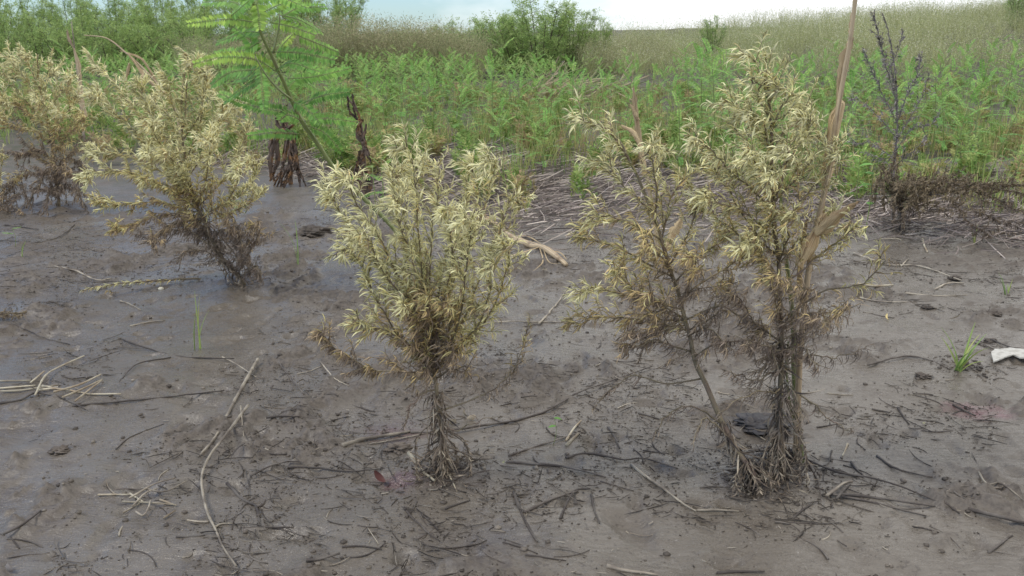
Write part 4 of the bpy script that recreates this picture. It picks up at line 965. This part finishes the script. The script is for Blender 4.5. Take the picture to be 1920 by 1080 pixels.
maize('dark rotten maize stump with an orange split foot, behind the centre weed', b, [(690, 372), (684, 310), (678, 240), (662, 185)], b[1], 0, .017, .005,
      [([(692, 372), (688, 340), (680, 300), (672, 285)], [8, 22, 16, 5], 1., -.05), ([(690, 300), (680, 270), (676, 245), (680, 228)], [6, 18, 16, 4], 1., -.04),
       ([(668, 300), (664, 320), (670, 345)], [6, 12, 4], .8, -.06), ([(672, 225), (665, 205), (655, 180)], [6, 8, 3], 1., 0)], stalk_mat=M_rot, husk_mat=M_rot)
def lying_maize():
    root = empty('fallen_maize_stalk', G(1000, 462), 'fallen tan maize stalk lying on the mud between the centre weed and the leaning weed', 'maize stalk')
    o = np.array(root.location)
    g = lambda px, py, up=.02: G(px, py)+[0, 0, up]
    ax = spline([g(860, 410), g(905, 415), g(937, 428), g(958, 448), g(997, 462), g(1015, 468), g(1039, 480), g(1062, 498, .012)], 40)
    mb = MB(); r = np.interp(np.linspace(0, 1, 40), [0, .35, .5, .62, .68, .8, 1], [.012, .014, .026, .022, .013, .02, .012]); tube(mb, ax, r, 10, rnd=.6, rough=.12)
    mb.build('stalk', M_maize, root, o)
    for pth, ww in [([(1010, 468), (985, 476), (955, 486), (925, 497)], .02), ([(1012, 470), (1018, 490), (1010, 505), (1000, 515)], .01), ([(1035, 475), (1050, 478), (1063, 492)], .016),
                    ([(1018, 470), (1030, 490), (1055, 500)], .008), ([(960, 447), (990, 450), (1015, 462)], .022), ([(930, 425), (900, 400), (870, 395)], .03)]:
        m2 = MB(); ribbon(m2, spline([g(a, c, .018) for a, c in pth], 14), np.interp(np.linspace(0, 1, 14), [0, .4, 1], [ww*.6, ww, ww*.2]), .8, up=(0, 0, 1)); m2.build('dry_leaf', M_husk, root, o)
lying_maize()

# ------------------------------------------------------------------ sticks and straws on the mud
def stick(pts, r, m, label, name='stick', cat='stick', group='sticks and straws on the mud', forks=(), taper=.5, lift=0.):
    w3 = [G(a, c) for a, c in pts]; Ln = sum(np.linalg.norm(w3[i+1]-w3[i]) for i in range(len(w3)-1)); n = max(6, int(Ln/.02)); 
    ax = spline(w3, n); st_ = m is M_straw or 'straight' in label; ax[:, :2] += (0 if st_ else 1)*np.cumsum(rng.normal(0, .0007, (n, 2)), 0)+(0 if st_ else 1)*np.repeat(rng.normal(0, .0018, (n//5+1, 2)), 5, 0)[:n]
    hz = ground_h(ax[:, 0], ax[:, 1]); 
    # rigid stem: rests on the bumps, smoothed along its length
    mxf = np.max([np.roll(np.pad(hz, 3, mode='edge'), q)[3:-3] for q in range(-3, 4)], axis=0)
    k = min(n, 15); k -= 1-k % 2; pad = np.pad(mxf, k//2, mode='edge'); sm = np.convolve(pad, np.ones(k)/k, 'valid')[:n]
    if st_: ax[:, 2] = np.linspace(hz[:max(2, n//4)].max(), hz[-max(2, n//4):].max(), n)+r*.5+lift
    else: ax[:, 2] = sm*.75+np.linspace(sm[0], sm[-1], n)*.25+r*.35+lift
    ax[:, 2] += max(0, np.percentile(hz-ax[:, 2], 80))
    org = ax[n//2].copy(); mb = MB()
    tube(mb, ax, np.linspace(r, r*taper, n)*(1+.12*rng.normal(0, 1, n).clip(-1, 1)), 7, rnd=rng.random(), rough=.1)
    for fk in forks:
        f = spline([G(a, c)+[0, 0, r*.6] for a, c in fk], 8); tube(mb, f, np.linspace(r*.75, r*.35, 8), 6, rnd=rng.random(), rough=.1)
    o = mb.build(name, m, None, org); tag(o, label, cat, group)
PL, DK, SW = M_pale, M_dark, M_straw
STK = [
 ([(484, 682), (445, 745), (405, 812), (373, 862)], .0048, PL, 'longest straight bleached stick, lying slantwise on the mud left of the centre weed'),
 ([(466, 773), (436, 809), (414, 840), (396, 867), (380, 902), (382, 938), (391, 973), (404, 995), (418, 1027), (444, 1071)], .0034, PL, 'winding grey stem running down to the bottom edge below the straight bleached stick', [[(391, 980), (375, 980), (351, 977)], [(404, 990), (415, 984), (436, 983)]]),
 ([(231, 640), (267, 656), (333, 667), (391, 673), (440, 682)], .0030, DK, 'dark bowed stick with a pale left end above the straight bleached stick'),
 ([(418, 682), (444, 691), (480, 707)], .0016, PL, 'thin pale twig crossing the top end of the straight bleached stick'),
 ([(427, 916), (453, 936), (480, 953), (489, 987)], .0034, DK, 'short forked dark twig right of the winding grey stem', [[(480, 953), (492, 948), (498, 938)]]),
 ([(133, 764), (200, 758), (267, 751), (347, 747), (422, 738)], .0030, DK, 'long nearly level dark stick below the straw bundle on the left'),
 ([(320, 671), (267, 684), (240, 698), (222, 716)], .0022, DK, 'curved dark twig right of the straw bundle'),
 ([(22, 604), (53, 622), (89, 636), (129, 647)], .0026, DK, 'dark sloping twig near the upper left edge of the mud'),
 ([(0, 758), (35, 752), (67, 742), (110, 748), (160, 772)], .0034, DK, 'dark stick under the straw bundle at the left edge'),
 ([(453, 778), (455, 800), (458, 829)], .0022, PL, 'short upright-looking pale twig beside the straight bleached stick'),
 ([(498, 789), (530, 787), (562, 781)], .0032, DK, 'stubby level dark stick between the bleached stick and the centre weed'),
 ([(524, 684), (545, 712), (569, 740)], .0026, DK, 'dark twig sloping down right below the fallen side branch of the centre weed'),
 ([(556, 702), (580, 698), (604, 687)], .0018, PL, 'pale thin twig under the brown side branch of the centre weed, upper one'),
 ([(600, 680), (625, 705), (655, 722)], .0018, PL, 'pale thin twig under the brown side branch of the centre weed, lower one'),
 ([(542, 882), (600, 885), (650, 886), (722, 877)], .0026, DK, 'long thin level dark stick left of the foot of the centre weed'),
 ([(471, 898), (520, 871), (564, 862)], .0022, DK, 'dark twig arching above the long thin level stick'),
 ([(573, 1053), (600, 1050), (636, 1051)], .0034, DK, 'short dark stick near the bottom edge left of the middle'),
 ([(218, 844), (249, 818), (307, 796)], .0016, DK, 'thin dark twig in the open mud below the straw bundle'),
 ([(9, 1009), (40, 987), (80, 960)], .0026, DK, 'dark twig in the lower left corner'),
 ([(643, 837), (683, 827), (737, 818), (770, 810)], .0055, PL, 'thick bleached stick end pointing left from the foot of the centre weed'),
 ([(770, 812), (815, 812), (867, 808), (923, 798), (973, 787), (1017, 773), (1047, 758), (1083, 740), (1150, 715), (1222, 690)], .0036, DK, 'longest dark stick, running from the foot of the centre weed up to the right'),
 ([(692, 834), (740, 828), (800, 815)], .0020, PL, 'thin pale twig just under the thick bleached stick end'),
 ([(767, 857), (790, 880), (815, 907)], .0044, SW, 'short straight straw-coloured stick piece just left of the foot of the centre weed'),
 ([(840, 883), (848, 903), (857, 925)], .0020, SW, 'thin pale straw right below the foot of the centre weed'),
 ([(757, 953), (773, 977), (800, 1000), (822, 1017)], .0022, DK, 'curved dark twig in the mud below the centre weed', [[(762, 972), (775, 955), (782, 940)]]),
 ([(963, 927), (977, 960), (993, 993), (1008, 1018)], .0036, DK, 'straight dark stick pointing down between the two big weeds'),
 ([(983, 962), (1033, 938), (1083, 922)], .0034, DK, 'grey-brown stick branching right from the straight dark stick'),
 ([(950, 867), (1007, 872), (1053, 875), (1100, 887), (1133, 895)], .0034, DK, 'long bent dark stick between the feet of the two big weeds'),
 ([(953, 855), (993, 840), (1057, 823), (1085, 815)], .0028, DK, 'dark stick just above the long bent one'),
 ([(1062, 827), (1075, 808), (1090, 790)], .0030, SW, 'thin pale twig standing up right of the longest dark stick'),
 ([(1062, 837), (1085, 815)], .0048, SW, 'stubby pale stick piece beside the thin upright pale twig'),
 ([(1063, 860), (1100, 850), (1133, 857), (1173, 865), (1207, 868), (1273, 880)], .0032, DK, 'long dark stick ending left of the leaning weed foot'),
 ([(1183, 875), (1213, 897), (1240, 917), (1280, 945), (1305, 960)], .0036, PL, 'long straight bleached straw pointing down right below the leaning weed'),
 ([(1307, 958), (1345, 959), (1385, 960)], .0030, PL, 'short level bleached straw touching the end of the long straight one'),
 ([(1137, 1063), (1173, 1073), (1233, 1080)], .0042, PL, 'pale stick at the bottom edge right of the middle'),
 ([(835, 955), (858, 946), (881, 940)], .0026, DK, 'small dark twig right below the centre weed'),
 ([(1050, 973), (1073, 940), (1107, 920)], .0026, DK, 'thin grey twig crossing toward the grey-brown stick'),
 ([(1108, 930), (1114, 955), (1122, 985)], .0028, DK, 'dark twig pointing down right of the grey-brown stick'),
 ([(1140, 803), (1150, 820), (1160, 843)], .0036, DK, 'short dark stub standing left of the grey curled leaves'),
 ([(1197, 775), (1217, 780), (1237, 787)], .0034, DK, 'short dark stick left of the leaning stem'),
 ([(640, 1027), (673, 1025), (717, 1033)], .0026, DK, 'wavy dark root at the bottom edge near the middle'),
 ([(1513, 862), (1572, 889), (1634, 903), (1700, 925), (1760, 936)], .0028, DK, 'long dark stem trailing right from the foot of the tall weed'),
 ([(1572, 932), (1649, 934), (1754, 934)], .0032, DK, 'level dark stick in the tangle right of the tall weed foot'),
 ([(1552, 928), (1605, 938), (1661, 948), (1735, 969)], .0030, DK, 'sloping dark stick just below the level one'),
 ([(1813, 963), (1863, 975), (1925, 998)], .0050, DK, 'thick dark stick at the lower right edge'),
 ([(1645, 856), (1668, 874), (1692, 889)], .0036, DK, 'short thick dark stick in the open mud at right'),
 ([(1595, 870), (1608, 884), (1622, 897)], .0030, DK, 'short dark stick beside the trailing stem'),
 ([(1589, 833), (1584, 845), (1579, 856)], .0026, SW, 'small white straw piece in the mud right of the tall weed'),
 ([(1684, 767), (1695, 783), (1706, 798)], .0030, DK, 'small dark stick left of the red stained mud'),
 ([(1549, 934), (1568, 920), (1583, 907), (1600, 903)], .0034, PL, 'pale muddy stick crossing the dark ones below the tall weed'),
 ([(1568, 942), (1582, 925), (1595, 909)], .0030, DK, 'dark stick parallel to the pale muddy one'),
 ([(1490, 973), (1508, 958), (1528, 944)], .0026, DK, 'thin dark twig below the tall weed foot'),
 ([(1636, 769), (1652, 773), (1669, 775)], .0026, DK, 'tiny dark twig in the mud right of the green stalk'),
 ([(1836, 885), (1855, 900), (1875, 913), (1920, 944)], .0026, PL, 'pale to dark twig near the right edge above the thick dark stick'),
 ([(1855, 1037), (1880, 1020), (1902, 1006)], .0028, DK, 'dark stick in the lower right corner'),
 ([(1785, 765), (1810, 773), (1828, 780)], .0028, DK, 'dark twig lying over the red stain'),
 ([(1346, 1076), (1390, 1074), (1436, 1078)], .0032, DK, 'dark stick at the bottom edge below the leaning weed'),
 ([(1790, 917), (1800, 935), (1830, 955)], .0026, DK, 'bent dark twig left of the thick dark stick'),
 ([(1513, 865), (1530, 900), (1538, 950)], .0026, DK, 'dark root running down from the foot of the green stalk'),
 ([(1560, 845), (1545, 905)], .0018, DK, 'hair-thin dark twig beside the root of the green stalk'),
 ([(100, 497), (140, 512), (180, 527), (210, 528)], .0034, PL, 'pale bent stick at the left, touching the fallen branch'),
 ([(245, 612), (275, 606), (310, 600)], .0030, PL, 'short pale stick below the white pebble'),
 ([(225, 566), (245, 572), (262, 582)], .0030, PL, 'crumpled pale twig left below the white pebble'),
 ([(10, 424), (40, 426), (73, 432)], .0036, DK, 'grey stick near the left edge below the low greyish weed'),
 ([(140, 423), (110, 446), (70, 455), (0, 452)], .0034, DK, 'long grey stick below the far left weed'),
 ([(1600, 476), (1642, 492), (1670, 499), (1725, 501), (1804, 531)], .0048, PL, 'long pale forked stick in the mud below the brown heap', [[(1690, 500), (1697, 492), (1703, 486)]]),
 ([(1609, 545), (1640, 541), (1674, 536)], .0060, SW, 'thick pale stick right of the maize stalk'),
 ([(1697, 555), (1750, 555), (1813, 557)], .0036, PL, 'straight grey stick across the mud below the long pale forked one'),
 ([(1755, 546), (1780, 535), (1808, 533)], .0040, PL, 'bent pale stick under the right end of the forked one'),
 ([(1628, 675), (1692, 670), (1740, 675), (1780, 690)], .0030, DK, 'dark stick in the mud left of the grass tuft'),
 ([(1730, 448), (1733, 462), (1739, 474)], .0050, SW, 'white splintered stick below the brown heap'),
 ([(1610, 560), (1650, 568), (1720, 572)], .0030, PL, 'thin pale stick level with the thick pale one'),
 ([(920, 384), (975, 368), (1043, 352)], .0060, PL, 'long pale reed across the grey litter behind the fallen maize stalk'),
 ([(1010, 610), (1040, 575), (1065, 540)], .0036, PL, 'pale stick slanting in the gap between the two big weeds'),
 ([(890, 608), (960, 607), (1060, 605)], .0026, PL, 'thin level straw right of the centre weed'),
 ([(1640, 450), (1680, 448), (1690, 452)], .0040, PL, 'small pale stick at the foot of the brown heap'),
 ([(1860, 640), (1880, 650), (1905, 655)], .0034, DK, 'dark twig above the white bark flake'),
]
for s in STK: stick(s[0], s[1]*1.45, s[2], s[3], forks=s[4] if len(s) > 4 else ())
# bundle of straws at left
BN = [([(-5, 718), (58, 718)], 0), ([(-5, 731), (67, 729)], 0), ([(58, 724), (84, 702)], 1), ([(67, 747), (86, 722), (107, 696), (160, 676)], 1), ([(102, 742), (150, 727), (191, 711)], 1),
      ([(118, 753), (160, 735), (193, 718)], 1), ([(142, 760), (165, 742), (191, 720)], 1), ([(80, 729), (150, 737), (227, 744)], 0), ([(0, 740), (40, 735), (110, 728)], 0), ([(70, 735), (110, 733), (160, 742)], 0)]
for p, k in BN:
    stick(p, .0038, SW, 'cream straw in the bundle of broken straws at the left edge', name='straw', cat='straw', group='bundle of cream straws', lift=.006+.006*k, taper=.8)
NS = [([(184, 931), (244, 931)], 0), ([(244, 942), (290, 925), (327, 902)], 1), ([(244, 930), (268, 944)], 0), ([(267, 931), (310, 926), (356, 916)], 1), ([(300, 940), (331, 951)], 0),
      ([(307, 975), (329, 960)], 0), ([(231, 965), (262, 947)], 0), ([(250, 955), (275, 935), (300, 925)], 1), ([(230, 945), (290, 948), (330, 950)], 0), ([(255, 966), (270, 972), (285, 945)], 1)]
for p, k in NS:
    stick(p, .0032, [SW, PL][k], 'short straw in the small nest of straws in the lower left mud', name='straw', cat='straw', group='nest of short straws', lift=.004+.005*k, taper=.6)
# individual smaller twigs
cnt = 0
while cnt < 210:
    px = rng.uniform(0, 1920); py = rng.uniform(410, 1075); g0 = G(px, py)
    if fbm(g0[0]*2.2, g0[1]*2.2, 3, 77) < .42+rng.normal(0, .05): continue
    ln = rng.uniform(.03, .14); a = rng.normal(-.45, .6) if rng.random() < .6 else rng.uniform(0, 3.14)
    n = 7; t = np.linspace(-.5, .5, n); bow = rng.normal(0, .12)
    x = g0[0]+math.cos(a)*ln*t-math.sin(a)*bow*ln*(t*t*4); y = g0[1]+math.sin(a)*ln*t+math.cos(a)*bow*ln*(t*t*4)
    z = ground_h(x, y); r = rng.uniform(.0013, .0030); ax = np.stack([x, y, z*.4+z.mean()*.6+r*.5], 1)
    mb = MB(); tube(mb, ax, np.linspace(r, r*.6, n), 5, rnd=rng.random(), rough=.15)
    pale = rng.random() < .22
    zn = ('left of the centre weed' if px < 640 else 'around the centre weed' if px < 1050 else 'around the two joined weeds' if px < 1560 else 'along the right side') 
    dp = 'in the near mud' if py > 740 else 'in the farther mud'
    tag(mb.build('twig', M_pale if pale else M_dark, None, g0), f"small {'bleached' if pale else 'dark'} twig pressed into the surface {dp} {zn}", 'twig', 'small loose twigs on the mud'); cnt += 1

# ------------------------------------------------------------------ small single things
def grass_tuft(px, py, n, h, w_, label, mat_=None, spread=.35, dr=.3, name='grass_tuft', cat='grass tuft'):
    b = G(px, py); mb = MB(); B = np.tile(b, (n, 1))+rng.normal(0, .006, (n, 3))*[1, 1, 0]-[0, 0, .005]
    d = np.stack([rng.normal(0, spread, n), rng.normal(0, spread, n), np.ones(n)], 1)
    leaves(mb, B, d, d*[1, 1, 0]+rng.normal(0, .1, (n, 3)), h*rng.uniform(.45, 1, n), w_, rng.uniform(.1, .9, n), np.clip(rng.normal(dr, .2, n), 0, 1), rng.random(n), S_=6, fold=.4, prof=(.8, 1, .9, .6, .1))
    tag(mb.build(name, mat_ or M_grass, None, b), label, cat)
grass_tuft(1798, 692, 11, .25, .009, 'small green grass tuft growing from the mud near the right edge')
grass_tuft(371, 655, 4, .28, .006, 'thin green grass shoot in the open mud above the straight bleached stick', spread=.05)
grass_tuft(40, 485, 2, .14, .006, 'single yellow-green shoot leaning in the mud near the left edge', spread=.15)
grass_tuft(557, 492, 2, .40, .006, 'tall thin pale shoot between the broad left weed and the centre weed', spread=.08)
grass_tuft(1890, 545, 4, .14, .006, 'tiny shoot at the right edge above the mud clods', spread=.3)
grass_tuft(1826, 462, 3, .15, .008, 'short bright green shoot in front of the brown heap')
grass_tuft(985, 380, 5, .2, .012, 'bright green shoot growing in the grey litter', dr=.1, spread=.12)
grass_tuft(985, 400, 6, .3, .008, 'thin grass clump rising from the litter behind the centre weed', dr=.4)
grass_tuft(880, 480, 3, .3, .005, 'fine grass stem behind the right side of the centre weed', dr=.4, spread=.1)
def sprout(px, py, h, leafs, label, sc=1., pin=False):
    b = G(px, py); root = empty('sprout', b, label, 'sprout'); st = MB(); ax = np.array([b+[.01*math.sin(s*3), 0, h*s] for s in np.linspace(0, 1, 8)])
    tube(st, ax, np.linspace(.002, .0012, 8)*sc, 5, rnd=.6); st.build('stem', M_seedstem, root, b)
    mb = MB()
    for k in range(leafs):
        a = rng.uniform(0, 6.28) if leafs > 2 else math.pi*(.05+k*.9); s = 1-.55*k/leafs; B = np.array([ax[int(s*7)]]); d = np.array([[math.cos(a), math.sin(a)-.4, .15]])
        if pin: pinnate(mb, MB(), [B[0], B[0]+d[0]*.04*sc, B[0]+d[0]*.08*sc], 12, .014*sc, .005*sc, .5)
        else: leaves(mb, B, d, np.array([[0, 0, -1.]]), .05*sc, .028*sc, .8, .35, rng.random(1), S_=6, fold=.15, prof=(.1, .7, 1, 1, .8, .5, .1))
    mb.build('foliage', M_sesb_far, root, b)
sprout(1037, 835, .10, 2, 'small broad-leaved sprout beside the longest dark stick', .55)
sprout(1622, 435, .46, 5, 'broad-leaved green sprout left of the blackened weed', 1.9)
sprout(460, 400, .1, 3, 'tiny feathery sprout beside the broad left weed', 1.3, True)
sprout(705, 480, .55, 4, 'slender feathery sprout rising behind the top of the centre weed', 1.8, True)
sprout(30, 470, .12, 2, 'small feathery sprout by the left edge', .8, True)
def flake():
    b = G(1892, 668); m, nt, bs, out = mat('white_bark'); 
    n1 = N(nt, 'ShaderNodeTexNoise', inp={2: 40, 3: 4}); r = N(nt, 'ShaderNodeValToRGB'); r.color_ramp.elements[0].color = (.38, .36, .31, 1); r.color_ramp.elements[1].color = (.54, .52, .46, 1)
    r.color_ramp.elements[0].position = .35; r.color_ramp.elements[1].position = .55
    g_ = N(nt, 'ShaderNodeNewGeometry'); nt.links.new(g_.outputs['Position'], n1.inputs[0]); nt.links.new(n1.outputs[0], r.inputs[0]); nt.links.new(r.outputs[0], bs.inputs[0])
    bs.inputs['Roughness'].default_value = .7
    top = [(1857, 668), (1864, 662), (1880, 659), (1893, 656), (1905, 657), (1930, 658), (1930, 676), (1912, 673), (1898, 677), (1885, 676), (1872, 682), (1862, 684)]
    mb = MB(); c = G(1893, 668)+[0, 0, .014]; T = np.array([c+(G(*p)-G(1893, 668))*[1, 1, 0]+[0, 0, rng.uniform(-.001, .001)] for p in top]); n = len(T)
    V = np.vstack([T, T-[0, 0, .006], [c], [c-[0, 0, .006]]]); Fq = []
    for i in range(0, n): j = (i+1) % n; Fq += [[i, j, 2*n, 2*n], [n+i, 2*n+1, 2*n+1, n+j], [i, n+i, n+j, j]]
    # triangles as degenerate-free quads: use midpoints instead
    mb2 = MB(); 
    for i in range(n):
        j = (i+1) % n; mi = (T[i]+T[j])/2
        h1 = (T[i]+c)/2; h2 = (T[j]+c)/2
        mb2.add([T[i], T[j], h2, h1], [[0, 1, 2, 3]]); mb2.add([T[i], T[j], T[j]-[0, 0, .006], T[i]-[0, 0, .006]], [[3, 2, 1, 0]])
        cc = c+(h1-c)*.06; c2 = c+(h2-c)*.06; mb2.add([h1, h2, c2, cc], [[0, 1, 2, 3]])
    tag(mb2.build('bark_flake', m, None, b, smooth=False), 'flat white flake of bark lying at the right edge', 'bark')
flake()
def blob(name, px, py, rx, ry, rz, m, label, cat, amp=.35, fr=3., group=None, nu=28, nv=16):
    b = G(px, py); th = np.linspace(0, np.pi, nv); ph = np.linspace(0, 2*np.pi, nu, endpoint=False); s_ = rng.uniform(0, 100)
    TH_, PH = np.meshgrid(th, ph, indexing='ij'); x = np.sin(TH_)*np.cos(PH); y = np.sin(TH_)*np.sin(PH); z = np.cos(TH_)
    k = 1+amp*(fbm(x*fr+s_+z*2, y*fr+z*fr, 4, 3)-.5)*2
    V = np.stack([x*k*rx, y*k*ry, z*k*rz], -1)+b+[0, 0, rz*.25]
    i = np.arange(nv-1)[:, None]*nu; j = np.arange(nu)[None]; jj = (j+1) % nu
    mb = MB(); mb.add(V, np.stack([i+j, i+nu+j, i+nu+jj, i+jj], -1), .5, rng.random()); tag(mb.build(name, m, None, b), label, cat, group)
M_clod = wood_mat('mud_clod', (.075, .06, .048), (.14, .115, .09), rough=.75)
M_black = wood_mat('wet_black_mud', (.018, .016, .018), (.05, .045, .045), rough=.6)
M_stone = wood_mat('pale_pebble', (.42, .39, .30), (.60, .57, .46), rough=.6)
blob('pebble', 302, 543, .015, .012, .012, M_stone, 'cream pebble on the mud below the broad left weed', 'pebble', .12, 1.2)
for px, py, r_, lb in [(1862, 590, .035, 'dark crumbly mud clod left of the tiny shoot at the right edge'), (1858, 640, .026, 'mud clod just above the white bark flake'), (1738, 578, .026, 'mud clod under the straight grey stick at right'),
                   (1730, 706, .03, 'mud clod left of the grass tuft foot'), (1790, 522, .03, 'mud clod at the right end of the long pale forked stick'), (112, 846, .028, 'low mud clod in the lower left mud'),
                   (590, 437, .10, 'wide low mud clod between the broad left weed and the centre weed'), (745, 842, .038, 'dark blue-grey mud lump left of the foot of the centre weed'),
                   (1462, 858, .06, 'black wet mud lump heaped behind the foot of the tall weed'),
                   (1425, 800, .085, 'flat black wet mud patch between the leaning stem and the tall weed stem')]:
    blob('mud_clod', px, py, r_, r_*.8, r_*(.2 if 'patch' in lb else .38), M_black if 'black' in lb else M_clod, lb, 'mud clod', .8, 4., 'mud clods', 40, 24)
def dried_leaf(px, py, L_, W_, label, m, dr=0., name='dried_leaf', n=1):
    b = G(px, py); mb = MB(); a = rng.uniform(0, 6.28, n); B = np.tile(b, (n, 1))+rng.normal(0, L_*.4, (n, 3))*[1, 1, 0]+[0, 0, .008]
    leaves(mb, B, np.stack([np.cos(a), np.sin(a), rng.uniform(0, .5, n)], 1), rng.normal(size=(n, 3))+[0, 0, .5], L_, W_, rng.uniform(.3, 1.6, n), dr, rng.random(n), S_=6, twist=rng.uniform(-1, 1, n), prof=(.2, .8, 1, .9, .3))
    tag(mb.build(name, m, None, b), label, 'dead leaf')
for q_, lb_ in [((868, 783), 'cream leaf scrap right of the centre weed stem, highest of three'), ((880, 788), 'cream leaf scrap right of the centre weed stem, farthest right of three'), ((858, 791), 'cream leaf scrap nearest the centre weed stem, one of three')]:
    dried_leaf(*q_, .035, .024, lb_, M_base_leaf, 0.)
dried_leaf(942, 872, .018, .008, 'tiny white leaf scrap right of the foot of the centre weed', M_leaf, 0.)
dried_leaf(10, 1068, .035, .02, 'grey-white scrap in the bottom left corner', M_grey_stem, 0.)
dried_leaf(745, 908, .05, .02, 'reddish brown leaf on the mud below the centre weed', leaf_mat('red_leaf', [(0, (.09, .035, .03)), (1, (.07, .03, .025))], .3, 0), .2, n=1)
dried_leaf(1015, 510, .06, .02, 'dry crumpled leaf below the fallen maize stalk', M_base_leaf, .1)
dried_leaf(1790, 603, .05, .015, 'pale curled leaf above the grass tuft', M_base_leaf, .1)
dried_leaf(1675, 605, .05, .012, 'yellowish curled leaf in the mud right of the tall weed', M_leaf, .4)
dried_leaf(1735, 800, .018, .01, 'tiny white scrap in the open mud at right', M_leaf, 0.)
dried_leaf(1275, 405, .09, .04, 'broad pinkish cream dead leaf caught behind the leaning weed', M_husk, 0.)
